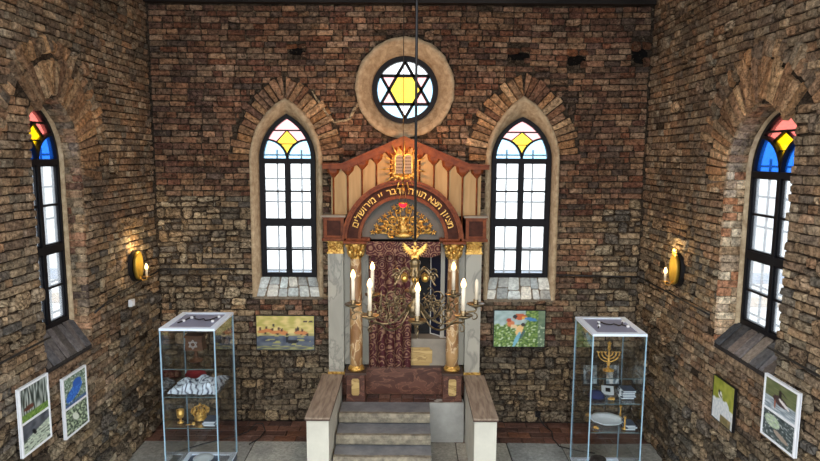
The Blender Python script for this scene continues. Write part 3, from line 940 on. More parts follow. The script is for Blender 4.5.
# ------------------------------------------------------------------ stairs and parapets
ZL = .45; XC = .072
st = thing('stone_staircase', 'worn grey stone steps rising to the ark between cream parapets', 'steps', (-.13, -.9, 0))
xl, xr = -.602, .35
for i, (y0, y1, zt, zb) in enumerate(((-.495, -.80, .45, .34), (-.78, -1.065, .34, .232), (-1.045, -1.30, .232, .115), (-1.28, -1.56, .115, 0.0))):
    mb = MB()
    n = 14
    rings = []
    rnd = random.Random(i)
    for k in range(n + 1):
        x = xl + (xr - xl) * k / n
        q = rnd.uniform(-.006, .006)
        rings.append([V3(p) for p in ((x, y0, zb + .002), (x, y1 + .02, zb + .002), (x, y1 + q, zb + .03), (x, y1 + q, zt - .03), (x, y1 + .012 + q, zt - .008), (x, y1 + .04, zt + q * .3), (x, y0, zt))])
    mb.loft(rings, True, True)
    o = mb.build('step', M['tread'], st)
    rings = []
    for k in range(n + 1):
        x = xl + .002 + (xr - xl - .004) * k / n
        q = rnd.uniform(-.007, .004)
        rings.append([V3(p) for p in ((x, y1 + .02, zb + .003), (x, y1 - .006, zb + .02), (x, y1 - .012 + q, zt - .03), (x, y1 + .004 + q, zt + .002), (x, y1 + .045 + q, zt + .004), (x, y1 + .045, zt - .02))])
    plabel(MB().loft(rings, True, True).build('worn_edge', M['riser'], o), 'worn tan front edge')
mb = MB(); mb.color((60, 52, 46))
FP = Frame((0, 0, .437), (1, 0, 0), (0, 1, 0), (0, 0, 1))
mb.box((-.602, -.49, 0.0), (.728, -.31, .441)); mb.box((XC - .88, -.308, 0), (XC + .88, -.07, .449))
for yy in (-.49, -.38, -.27):
    x = -.60
    while x < .72:
        e = min(x + .13, .722)
        stone(mb, FP, rect(x + .003, e - .003, yy + .004, min(yy + .108, -.262)), .011, .002, rnd.choice([(92, 66, 58), (82, 60, 54), (100, 76, 66)]), .03, .004); x = e
plabel(mb.build('landing', M['slab'], st), 'brick paved landing')
plabel(MB().box((.352, -.512, 0.0), (.728, -.490, .452)).box((.352, -.49, .44), (.728, -.40, .4492)).build('side_wall', M['whiteblock'], st), 'pale wall closing the landing beside the steps')

for (x0, x1, lab) in ((-.838, -.607, 'cream parapet with wooden cap on the left of the steps'), (.730, .962, 'cream parapet with wooden cap on the right of the steps')):
    t = thing('stair_parapet', lab, 'parapet', ((x0 + x1) / 2, -.9, 0), 'parapets of the ark steps')
    MB().box((x0 + .012, -1.435, 0), (x1 - .012, -.335, .672)).build('wall', M['parapet'], t)
    mb = MB(); mb.box((x0, -1.455, .682), (x1, -.33, .70)); cp = mb.build('cap', M['cap'], t)
    plabel(MB().box((x0 - .002, -1.458, .670), (x1 + .002, -.328, .683)).build('cap_edge', M['capedge'], cp), 'dark underside moulding')

# ------------------------------------------------------------------ the ark

ark = thing('torah_ark', 'tall painted ark with marbled columns, lettered arch and gabled top', 'ark', (XC, -.25, ZL))
def arkp(mb, name, m, parent=None): return mb.build(name, m, parent or ark)
arkp(MB().box((XC - .432, -.268, ZL), (XC + .432, -.07, .765)), 'marble_panel', M['brownm'])
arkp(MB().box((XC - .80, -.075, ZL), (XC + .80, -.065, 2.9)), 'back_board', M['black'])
# lower cabinet front with yellow notched panel
o = arkp(MB().box((XC - .36, -.262, .765), (XC + .50, -.20, 1.02)), 'cabinet_front', M['ledge'])
arkp(MB().box((XC - .36, -.272, 1.02), (XC + .50, -.04, 1.095)), 'cabinet_ledge', M['ledge'])
u0, u1, v0, v1, q = .10, .385, .79, .995, .03
pts = [(u0, v0), (u1 - q, v0), (u1 - q, v0 + q * .6), (u1, v0 + q), (u1, v1 - q), (u1 - q, v1 - q * .6), (u1 - q, v1), (u0, v1)]
arkp(MB().prism(pts, FB, .26, .272), 'panel', M['yellowm'], o)
arkp(MB().box((XC - .37, -.275, .762), (XC + .46, -.25, .785)), 'sill_moulding', M['capedge'])
# door leaf swung inwards
dz0, dz1 = .985, 2.06
pa, pb = V3((.575, -.262, 0)), V3((.372, -.075, 0))
tt = (pb - pa).normalized(); nn = V3((-tt.y, tt.x, 0))
def dbox(s0, s1, za, zb_, e0, e1):
    L_ = (pb - pa).length
    P = lambda s, e, z_: pa + tt * (s * L_) + nn * e + V3((0, 0, z_))
    return [P(s0, e0, za), P(s1, e0, za), P(s1, e1, za), P(s0, e1, za), P(s0, e0, zb_), P(s1, e0, zb_), P(s1, e1, zb_), P(s0, e1, zb_)]
o = arkp(MB().hexa(dbox(0, 1, 1.1, dz1, -.012, .012)), 'door', M['navy'])
mb = MB()
for s0, s1, a_, b_ in ((0, .035, 1.1, dz1), (.965, 1, 1.1, dz1), (0, 1, 1.1, 1.112), (0, 1, dz1 - .012, dz1)):
    mb.hexa(dbox(s0, s1, a_, b_, -.016, .016))
plabel(mb.build('door_edging', M['doorwhite'], o), 'thin pale edging of the door')
for sg in (-1, 1):
    xp = XC + sg * .757      # pilaster centre
    xc = XC + sg * .528       # column centre
    # pilaster with its plinth and capital
    o = arkp(MB().box((xp - .085, -.285, .70), (xp + .085, -.07, 2.06)), 'pilaster', M['greym'])
    arkp(MB().box((xp - .11, -.315, .60), (xp + .11, -.07, .655)).box((xp - .105, -.305, .655), (xp + .105, -.07, .685)), 'plinth', M['brownm'], o)
    arkp(MB().box((xp - .095, -.295, .685), (xp + .095, -.07, .715)), 'gilt_base', M['gold'], o)
    arkp(MB().box((xp - .11, -.30, ZL), (xp + .11, -.07, .60)), 'footing', M['brownm'], o)
    mb = MB(); rnd = random.Random(5)
    mb.box((xp - .082, -.285, 2.06), (xp + .082, -.07, 2.20)); mb.box((xp - .092, -.30, 2.055), (xp + .092, -.07, 2.072)); mb.box((xp - .1, -.305, 2.19), (xp + .1, -.07, 2.215))
    for s2 in (-1, 1):
        sp = []
        for k in range(22):
            t = k / 21 * 4.4 * PI; rr = .044 * (1 - k / 26)
            sp.append((xp + s2 * (.042) + s2 * rr * math.cos(t), -.29, 2.145 + rr * math.sin(t)))
        mb.tube(sp, .008, 6)
    for k in range(16):
        mb.ball((xp + rnd.uniform(-.075, .075), -.29, 2.085 + rnd.uniform(0, .1)), rnd.uniform(.008, .016), 6)
    arkp(mb, 'capital', M['gold'], o)
    # rear grey strip behind the column
    arkp(MB().box((XC + sg * .672 - .001, -.225, .78), (XC + sg * .40, -.07, 2.20)) if sg > 0 else MB().box((XC - .672, -.225, .78), (XC - .40, -.07, 2.20)), 'jamb', M['greym'])
    # pedestal
    o = arkp(MB().box((xc - .098, -.478, ZL), (xc + .098, -.25, .752)).box((xc - .105, -.485, ZL), (xc + .105, -.25, .475)), 'pedestal', M['brownm'])
    pts = [(xc - .042, .54), (xc - .03, .522), (xc + .03, .522), (xc + .042, .54), (xc + .042, .69), (xc + .03, .708), (xc - .03, .708), (xc - .042, .69)]
    arkp(MB().prism(pts, FB, .476, .49), 'gilt_panel', M['yellowm'], o)
    arkp(MB().box((xc - .115, -.495, .752), (xc + .115, -.24, .775)), 'pedestal_cap', M['capedge'], o)
    # column
    cy = -.365
    o = arkp(MB().lathe([(.066, .80), (.07, .95), (.069, 1.3), (.064, 1.7), (.058, 2.0), (.058, 2.05)], (xc, cy, 0), 24), 'column', M['colm'])
    arkp(MB().lathe([(.088, .775), (.092, .79), (.085, .805), (.07, .81), (.076, .822), (.066, .83)], (xc, cy, 0), 24), 'column_base', M['gold'], o)
    mb = MB(); mb.lathe([(.058, 2.015), (.066, 2.02), (.06, 2.03), (.064, 2.09), (.082, 2.15), (.10, 2.19)], (xc, cy, 0), 20)
    for lvl, (zz, r0, r1, nl) in enumerate(((2.035, .064, .095, 8), (2.09, .072, .115, 8))):
        for k in range(nl):
            a_ = 2 * PI * (k + .5 * lvl) / nl
            dr = V3((math.cos(a_), math.sin(a_), 0))
            cpt = V3((xc, cy, 0))
            mb.tube([cpt + dr * r0 + V3((0, 0, zz)), cpt + dr * (r0 + .012) + V3((0, 0, zz + .04)), cpt + dr * (r1 - .01) + V3((0, 0, zz + .075)), cpt + dr * r1 + V3((0, 0, zz + .065))], [.014, .02, .016, .007], 7)
    for sx in (-1, 1):
        for sy in (-1, 1):
            mb.ball((xc + sx * .085, cy + sy * .085, 2.165), .022, 8)
    arkp(mb, 'capital', M['gold'], o)
    arkp(MB().box((xc - .125, -.48, 2.19), (xc + .125, -.07, 2.215)), 'abacus', M['redwood'], o)
    # entablature block with a sunk panel
    bx0, bx1 = (XC + .655, XC + .875) if sg > 0 else (XC - .875, XC - .655)
    o = arkp(MB().box((bx0, -.345, 2.235), (bx1, -.07, 2.45)), 'impost_block', M['darkwood'])
    mb = MB()
    for a_, b_, c_, d_ in ((bx0, bx1, 2.235, 2.262), (bx0, bx1, 2.425, 2.45), (bx0, bx0 + .035, 2.262, 2.425), (bx1 - .035, bx1, 2.262, 2.425)):
        mb.box((a_, -.362, c_), (b_, -.34, d_))
    arkp(mb, 'panel_moulding', M['redwood'], o)
    plabel(arkp(MB().box((bx0 - .02, -.385, 2.462), (bx1 + .02, -.07, 2.482)), 'cap_slab', M['ledge'], o), 'pale top slab')
    arkp(MB().box((bx0 - .012, -.375, 2.45), (bx1 + .012, -.07, 2.462)), 'cornice', M['redwood'], o)
mb = MB()
for sg in (-1, 1):
    a_, b_ = sorted((XC + sg * .89, XC + sg * .375))
    mb = MB()
    mb.box((a_, -.39, 2.213), (b_, -.07, 2.236)); mb.box((a_, -.375, 2.203), (b_, -.07, 2.213))
    arkp(mb, 'entablature', M['redwood'])

# arch
def sector(mb, r0, r1, y0, y1, t0=0.0, t1=PI, n=40, cz=2.215, cx=XC - .02):
    rings = []
    for i in range(n + 1):
        t = t0 + (t1 - t0) * i / n
        rings.append([V3((cx + r * math.cos(t), y, cz + r * math.sin(t))) for r, y in ((r0, y0), (r1, y0), (r1, y1), (r0, y1))])
    mb.loft(rings, True, True, smooth=False)
    return mb
AXC, AZC = XC - .02, 2.215
arch = arkp(sector(MB(), .47, .60, -.36, -.05), 'arch', M['darkwood'])
mb = sector(MB(), .60, .63, -.39, -.05); sector(mb, .63, .652, -.41, -.05); sector(mb, .60, .61, -.40, -.38)
arkp(mb, 'outer_moulding', M['redwood'], arch)
for sg in (-1, 1):
    a_, b_ = sorted((AXC + sg * .475, AXC + sg * .66))
    arkp(MB().box((a_, -.368, 2.237), (b_, -.05, 2.29)), 'arch_foot', M['darkwood'], arch)
mb = sector(MB(), .452, .475, -.385, -.05); sector(mb, .475, .487, -.372, -.05)
arkp(mb, 'inner_moulding', M['redwood'], arch)
# fill behind the arch and tympanum
mb = MB()
pts = [(AXC + .46 * math.cos(PI * i / 24), AZC + .46 * math.sin(PI * i / 24)) for i in range(25)]
mb.prism(pts, FB, .262, .275); arkp(mb, 'tympanum', M['slate'])
# gold Hebrew inscription, letter by letter around the arch
def letter_mesh(ch, size):
    cu = bpy.data.curves.new('glyph', 'FONT'); cu.body = ch; cu.size = size; cu.extrude = .004; cu.align_x = 'CENTER'; cu.resolution_u = 3
    cu.offset = .0008
    ob = bpy.data.objects.new('glyph', cu); COL.objects.link(ob)
    dg = bpy.context.evaluated_depsgraph_get()
    me = bpy.data.meshes.new_from_object(ob.evaluated_get(dg))
    vs = [v.co.copy() for v in me.vertices]; fs = [tuple(p.vertices) for p in me.polygons]
    bpy.data.objects.remove(ob); bpy.data.curves.remove(cu); bpy.data.meshes.remove(me)
    return vs, fs
text = 'מציון תצא תורה ודבר יי מירושלים'
wid = {'י': .55, 'ו': .62, ' ': .75, 'ן': .62, 'ר': .95, 'ש': 1.25, 'ם': 1.1}
tot = sum(wid.get(ch, 1.0) for ch in text)
ang0, ang1 = math.radians(15), math.radians(165)
acc = 0; mb = MB()
for ch in text:
    w_ = wid.get(ch, 1.0)
    t = ang0 + (ang1 - ang0) * (acc + w_ / 2) / tot; acc += w_
    if ch == ' ':
        plabel(arkp(mb, 'inscription_word', M['gold'], arch), 'gold Hebrew word on the arch'); mb = MB(); continue
    try:
        vs, fs = letter_mesh(ch, .10)
    except Exception:
        continue
    if not vs: continue
    rad = .505
    er = V3((math.cos(t), 0, math.sin(t))); et = V3((math.sin(t), 0, -math.cos(t)))
    cpt = V3((AXC, -.364, AZC))
    mb.add([cpt + er * (rad + v.y) + et * v.x + V3((0, -1, 0)) * v.z for v in vs], fs)
if mb.v: plabel(arkp(mb, 'inscription_word', M['gold'], arch), 'gold Hebrew word on the arch')

# gable
GX0, GX1, GZ = XC - .885, XC + .90, 3.005
gab = arkp(MB().prism([(XC - .80, 2.47), (XC + .82, 2.47), (XC + .82, 2.98), (XC + .66, 2.985), (XC - .015, 3.26), (XC - .66, 2.985), (XC - .80, 2.98)], FB, .07, .26), 'gable_board', M['tanboard'])
mb = MB()
top = [(GX0, GZ + .012), (XC - .675, GZ + .02), (XC - .015, 3.315), (XC + .69, GZ + .02), (GX1, GZ + .012)]
th = [(GX0, GZ - .028), (XC - .655, GZ - .03), (XC - .015, 3.245), (XC + .67, GZ - .03), (GX1, GZ - .028)]
mb.prism(top + th[::-1], FB, .07, .33)
t2 = [(u, v - .02) for u, v in top]; t3 = [(u, v - .075) for u, v in top]
mb.prism(t2[1:4] + t3[1:4][::-1], FB, .07, .30)
t4 = [(u, v + .012) for u, v in top]
mb.prism(t4 + [(u, v - .004) for u, v in top][::-1], FB, .07, .36)
arkp(mb, 'gable_cornice', M['redwood'])
def gz(u):
    s = abs(u - (XC - .015))
    return 3.245 - (3.245 - GZ + .03) * min(1, s / .66)
for k in range(-5, 6):
    u = XC - .0 + k * .155
    zt = gz(u) + .005
    mb = MB()
    zb_ = AZC + math.sqrt(max(0, .655 ** 2 - (u - AXC) ** 2)) if abs(u - AXC) < .655 else 2.482
    if zt - zb_ > .06:
        mb.tube([(u, -.272, zb_ - .02), (u, -.272, zt - .09)], .009, 8)
        mb.lathe([(.009, 0), (.018, .006), (.016, .016), (.01, .02)], (u, -.272, zt - .10), 8)
    rz = [(.010, -.10), (.022, -.088), (.062, -.045), (.072, -.005), (.072, .03)]
    rings = [[V3((u + sx * w_, -.26 - dd * .5, zt + h)) for sx, dd in ((-1, 0), (-.6, min(w_, .05)), (.6, min(w_, .05)), (1, 0))] for w_, h in rz]
    mb.loft(rings, True, True)
    plabel(arkp(mb, 'colonette', M['redwood'], gab), 'slim red brown shaft under a fan of the gable') if False else arkp(mb, 'colonette', M['redwood'], gab)

# tablets with sunburst
tx, tz = XC - .015, 3.02
mb = MB()
for k in range(22):
    a_ = 2 * PI * k / 22 + .1
    l0, l1 = .10, (.25 if k % 2 else .20)
    ca, sa = math.cos(a_), math.sin(a_)
    mb.tube([(tx + ca * l0, -.40, tz - .02 + sa * l0 * 1.1), (tx + ca * (l0 + l1) * .5, -.40, tz - .02 + sa * (l0 + l1) * .55), (tx + ca * l1, -.40, tz - .02 + sa * l1 * 1.1)], [.007, .0105, .002], 6)
mb.lathe([(.10, 0), (.11, .01), (.10, .02)], (tx, -.385, tz - .02), 20, axis=(0, -1, 0))
for k in range(26):
    a_ = PI + PI * k / 25
    mb.ball((tx + .10 * math.cos(a_), -.41, tz - .085 + .045 * math.sin(a_) + random.uniform(-.012, .012)), random.uniform(.014, .026), 7)
sun = arkp(mb, 'sunburst', M['gold'])
for sg in (-1, 1):
    cxx = tx + sg * .045
    pts = [(cxx - .04, tz - .085), (cxx + .04, tz - .085)] + [(cxx + .04 * math.cos(PI * i / 10), tz + .075 + .036 * math.sin(PI * i / 10)) for i in range(11)]
    tb = arkp(MB().prism(pts, FB, .405, .435), 'tablet', M['tablet'], sun)
    mb = MB()
for sg in (-1, 1):
    mb = MB()
    cxx = tx + sg * .045
    for k in range(5):
        zz = tz - .065 + k * .034
        x = cxx - .032
        while x < cxx + .028:
            w_ = random.uniform(.006, .014)
            mb.box((x, -.4365, zz), (x + w_, -.434, zz + .014)); x += w_ + .004
    arkp(mb, 'tablet_script', M['capedge'], sun)
mb = MB()
for sg in (-1, 1):
    cxx = tx + sg * .045
    pts = [(cxx + sg * .042, tz - .09), (cxx + sg * .042, tz + .075)]
    arc = [(cxx + .043 * math.cos(PI * i / 10), tz + .075 + .039 * math.sin(PI * i / 10)) for i in range(11)]
    mb.strip([(cxx + .043, tz - .09)] + arc + [(cxx - .043, tz - .09)], .009, FB, .40, .442)
arkp(mb, 'tablet_rim', M['gold'], sun)

# gilt carved scrollwork in the tympanum
mb = MB(); rnd = random.Random(6)
def scroll(x, z_, r, turns, st_, hand, y=-.30):
    pts = []
    n = 22
    for k in range(n):
        t = st_ + hand * turns * 2 * PI * k / (n - 1); rr = r * (1 - .8 * k / (n - 1))
        pts.append((x + rr * math.cos(t), y - .012 * math.sin(k * .5), z_ + rr * math.sin(t)))
    mb.tube(pts, [.012 * (1 - .5 * k / n) + .003 for k in range(n)], 6)
OC = XC - .018
for sg in (-1, 1):
    for (dx, dz, r, tn, s0) in ((.06, .10, .055, 1.2, 2.0), (.14, .075, .05, 1.2, .5), (.22, .06, .045, 1.3, 1.0), (.03, .19, .04, 1.1, 2.6), (.11, .17, .042, 1.2, .2), (.19, .13, .035, 1.2, .8), (.05, .045, .04, 1.1, 3.4), (.13, .02, .04, 1.2, 4), (.28, .045, .03, 1.1, 1), (.06, .27, .03, 1, 2.2)):
        scroll(OC + sg * dx, 2.255 + dz, r, tn, s0 if sg > 0 else PI - s0, sg)
    for (dx, dz) in ((.33, .04), (.29, .11), (.25, .17), (.20, .215), (.14, .25), (.10, .31), (.045, .335)):
        cx_, cz_ = OC + sg * dx, 2.255 + dz
        for k in range(5):
            a_ = PI / 2 + 2 * PI * k / 5
            mb.tube([(cx_, -.30, cz_), (cx_ + .022 * math.cos(a_), -.31, cz_ + .022 * math.sin(a_)), (cx_ + .034 * math.cos(a_), -.30, cz_ + .034 * math.sin(a_))], [.006, .008, .002], 5)
        mb.tube([(cx_, -.296, cz_), (OC + sg * dx * .6, -.296, 2.255 + dz * .6), (OC + sg * .03, -.296, 2.27)], .0055, 5)
mb.ball((OC, -.305, 2.33), .05, 10, (1, .5, 1.1)); mb.ball((OC, -.305, 2.41), .032, 8, (1, .5, 1)); mb.ball((OC, -.305, 2.26), .06, 10, (1.6, .4, .5))
arkp(mb, 'gilt_scrollwork', M['gold'])

# curtain
t = thing('ark_curtain', 'dark red patterned curtain drawn half across the ark opening', 'curtain', (-.11, -.24, .79))
def cloth(x0, x1, z0, z1, amp, waves, y, bottom_wave=0.0, seed=1):
    mb = MB(); mb.smooth = True
    nu, nv = 90, 24
    vs = []
    for j in range(nv + 1):
        for i in range(nu + 1):
            s = i / nu; q = j / nv
            x = x0 + (x1 - x0) * s + .018 * math.cos(waves * 2 * PI * s) * (1 if amp > .03 else 0)
            ph = waves * 2 * PI * s + .5 * noise.noise(V3((s * 4, q * 1.5, seed)))
            yy = y - amp * (.55 + .45 * (1 - q)) * math.sin(ph) - .01 * noise.noise(V3((s * 9, q * 3, seed + 4)))
            zz = z0 + (z1 - z0) * q - bottom_wave * (1 - q) * abs(math.sin(s * PI * 3))
            vs.append((x, yy, zz))
    fs = [(j * (nu + 1) + i, j * (nu + 1) + i + 1, (j + 1) * (nu + 1) + i + 1, (j + 1) * (nu + 1) + i) for j in range(nv) for i in range(nu)]
    n0 = len(vs)
    mb.add(vs + [(x, y_ + .006, z_) for x, y_, z_ in vs], fs + [tuple(k + n0 for k in f[::-1]) for f in fs])
    return mb
cloth(-.335, .13,   .775, 2.13, .045, 5, -.33, 0, 2).build('panel', M['damask'], t)
cloth(-.345, .455, 2.06, 2.20, .012, 7, -.365, .03, 5).build('valance', M['damask'], t)
MB().tube([(-.35, -.34, 2.19), (.47, -.34, 2.19)], .008, 8).build('rod', M['brass'], t)

# eternal lamp
t = thing('eternal_lamp', 'small red glass lamp on a long thin chain before the ark arch', 'lamp', (.053, -.60, 2.59))
MB().lathe([(.004, 0), (.022, .008), (.038, .03), (.042, .05), (.036, .05), (.02, .02)], (.053, -.60, 2.585), 16).build('glass_cup', M['redglass'], t)
mb = MB(); mb.lathe([(.041, .047), (.047, .05), (.047, .058), (.04, .058)], (.053, -.60, 2.585), 16); mb.lathe([(.003, -.03), (.012, -.02), (.006, -.006), (.018, .006), (.02, .012)], (.053, -.60, 2.585), 10)
mb.build('gilt_rim', M['gold'], t)
mb = MB()
for k in range(3):
    a_ = PI / 2 + 2 * PI * k / 3
    mb.tube([(.053 + .044 * math.cos(a_), -.60 + .044 * math.sin(a_), 2.64), (.053 + .01 * math.cos(a_), -.60 + .01 * math.sin(a_), 2.82)], .0025, 5)
mb.ball((.053, -.60, 2.825), .012, 8)
mb.build('hanger', M['brass'], t)
MB().tube([(.053, -.60, 2.83), (.053, -.60, 5.2)], .0042, 6).build('chain', M['chain'], t)

# ------------------------------------------------------------------ chandelier
CX, CY = .163, -3.0
t = thing('chandelier', 'brass candle chandelier with double headed eagle hanging on a black rod', 'chandelier', (CX, CY, 2.0))
MB().tube([(CX, CY, 2.58), (CX, CY, 5.2)], .0085, 8).build('rod', M['iron'], t)
MB().lathe([(.004, 2.03), (.014, 2.035), (.022, 2.05), (.012, 2.065), (.02, 2.08), (.05, 2.11), (.06, 2.14), (.05, 2.17), (.02, 2.19), (.016, 2.22), (.034, 2.24), (.04, 2.26), (.028, 2.285), (.014, 2.30), (.014, 2.33), (.034, 2.345), (.04, 2.36), (.036, 2.365), (.038, 2.385), (.03, 2.40), (.03, 2.42), (.034, 2.43), (.034, 2.452), (.02, 2.462), (.014, 2.475)], (CX, CY, 0), 18).build('stem', M['oldbrass'], t)
# eagle
mb = MB()
mb.ball((CX, CY, 2.505), .026, 10, (1, .6, 1.5))
for sg in (-1, 1):
    mb.tube([(CX + sg * .006, CY, 2.535), (CX + sg * .014, CY, 2.555), (CX + sg * .024, CY, 2.56), (CX + sg * .036, CY, 2.552)], [.009, .009, .009, .003], 7)
    arm = [(CX + sg * .02, CY, 2.52), (CX + sg * .05, CY, 2.53), (CX + sg * .075, CY, 2.56)]
    mb.tube(arm, [.014, .012, .008], 7)
    for k in range(9):
        s = k / 8
        bx_ = CX + sg * (.022 + .052 * s); bz_ = 2.515 + .045 * s
        a_ = math.radians(-78 + 120 * s)
        ln = .055 + .01 * math.sin(s * PI)
        ex, ez = bx_ + sg * ln * math.cos(a_), bz_ + ln * math.sin(a_)
        mb.tube([(bx_, CY, bz_), ((bx_ + ex) / 2, CY - .006, (bz_ + ez) / 2), (ex, CY, ez)], [.007, .0105, .003], 6)
    mb.tube([(CX + sg * .012, CY, 2.48), (CX + sg * .03, CY - .005, 2.465), (CX + sg * .036, CY - .005, 2.45)], [.01, .008, .004], 6)
for k in range(5):
    a_ = math.radians(-90 + (k - 2) * 17)
    mb.tube([(CX, CY, 2.485), (CX + .045 * math.cos(a_), CY - .004, 2.485 + .045 * math.sin(a_)), (CX + .062 * math.cos(a_), CY, 2.485 + .062 * math.sin(a_))], [.008, .01, .003], 6)
mb.lathe([(.004, 2.565), (.012, 2.57), (.008, 2.58), (.014, 2.59), (.004, 2.605)], (CX, CY, 0), 10)
ec = V3((CX, CY, 2.515)); mb.v = [tuple(ec + (V3(p) - ec) * .68) for p in mb.v]
mb.build('eagle', M['gold'], t)
# upper scrolls with balls
for k in range(6):
    a_ = PI / 6 + 2 * PI * k / 6
    d = V3((math.cos(a_), math.sin(a_), 0)); cpt = V3((CX, CY, 0))
    mb = MB()
    pts = []
    for j in range(16):
        s = j / 15
        pts.append(cpt + d * (.02 + .13 * s) + V3((0, 0, 2.35 + .055 * math.sin(s * PI * 1.3))))
    mb.tube(pts, .006, 6)
    pts = []
    e = pts
    base = cpt + d * .132
    for j in range(14):
        t_ = j / 13 * 1.6 * 2 * PI * .7; rr = .034 * (1 - j / 18)
        pts.append(base + d * (rr * math.cos(t_)) + V3((0, 0, 2.36 + rr * math.sin(t_))))
    mb.tube(pts, .006, 6)
    o = mb.build('scroll', M['oldbrass'], t)
    MB().ball(cpt + d * .075 + V3((0, 0, 2.345)), .024, 10).build('ball', M['brass'], o)
# arms
for k in range(8):
    a_ = -PI / 2 + .035 + 2 * PI * k / 8
    d = V3((math.cos(a_), math.sin(a_), 0)); sd = V3((-d.y, d.x, 0)); cpt = V3((CX, CY, 0))
    mb = MB()
    P = lambda r, z_, s=0.0: cpt + d * r + sd * s + V3((0, 0, z_))
    ctrl = [(.05, 2.14), (.085, 2.10), (.13, 2.055), (.19, 2.04), (.25, 2.055), (.30, 2.095), (.345, 2.115), (.395, 2.125), (.395, 2.15)]
    pts = []
    for i in range(len(ctrl) - 1):
        p0 = ctrl[max(i - 1, 0)]; p1 = ctrl[i]; p2 = ctrl[i + 1]; p3 = ctrl[min(i + 2, len(ctrl) - 1)]
        for j in range(4):
            u = j / 4
            pts.append(P(*[.5 * (2 * p1[q] + (p2[q] - p0[q]) * u + (2 * p0[q] - 5 * p1[q] + 4 * p2[q] - p3[q]) * u * u + (3 * p1[q] - p0[q] - 3 * p2[q] + p3[q]) * u ** 3) for q in (0, 1)]))
    pts.append(P(*ctrl[-1]))
    mb.tube(pts, .0062, 7)
    for (r0, z0, rad, st_, hand, turns) in ((.12, 2.145, .055, -1.2, 1, 1.0), (.20, 2.105, .042, -1.6, 1, 1.1), (.285, 2.15, .036, -2.0, -1, 1.0), (.15, 2.215, .04, 2.2, -1, 1.0), (.385, 2.085, .026, 1.6, -1, .9)):
        sp = []
        for j in range(18):
            t_ = st_ + hand * turns * 2 * PI * j / 17; rr = rad * (1 - .65 * j / 17)
            sp.append(P(r0 + rr * math.cos(t_), z0 + rr * math.sin(t_), .004 * math.sin(j)))
        mb.tube(sp, [.0048 - .002 * j / 17 for j in range(18)], 6)
    for (r0, z0) in ((.17, 2.17), (.235, 2.13), (.10, 2.20)):
        for q in range(4):
            an = PI / 2 + 2 * PI * q / 4 + .4
            mb.tube([P(r0, z0), P(r0 + .022 * math.cos(an), z0 + .022 * math.sin(an)), P(r0 + .034 * math.cos(an), z0 + .034 * math.sin(an))], [.003, .0055, .0015], 5)
    if k % 2 == 0:
        mb.tube([P(.215, 2.12), P(.22, 2.18), P(.215, 2.22), P(.215, 2.26)], [.005, .008, .005, .002], 6)
    arm = mb.build('arm', M['oldbrass'], t)
    e = P(.395, 0)
    MB().lathe([(.008, 2.142), (.02, 2.15), (.05, 2.163), (.058, 2.172), (.054, 2.174), (.02, 2.168), (.014, 2.18), (.018, 2.20), (.014, 2.20)], (e.x, e.y, 0), 18).build('drip_pan', M['oldbrass'], arm)
    if k == 2:
        MB().lathe([(.012, 2.185), (.0125, 2.31), (.009, 2.322), (.002, 2.335)], (e.x + .004, e.y, 0), 12).build('candle', M['candle'], arm)
    else:
        MB().lathe([(.0125, 2.185), (.0125, 2.338), (.008, 2.34)], (e.x, e.y, 0), 12).build('candle', M['candle'], arm)
        MB().lathe([(.008, 2.339), (.015, 2.35), (.0165, 2.362), (.011, 2.38), (.003, 2.395)], (e.x, e.y, 0), 12).build('bulb', M['bulb'], arm)
        l = bpy.data.lights.new('bulb_light', 'POINT'); l.energy = 0.4; l.color = (1, .72, .4); l.shadow_soft_size = .02
        lo = bpy.data.objects.new('bulb_light', l); COL.objects.link(lo); lo.location = (e.x, e.y, 2.415)

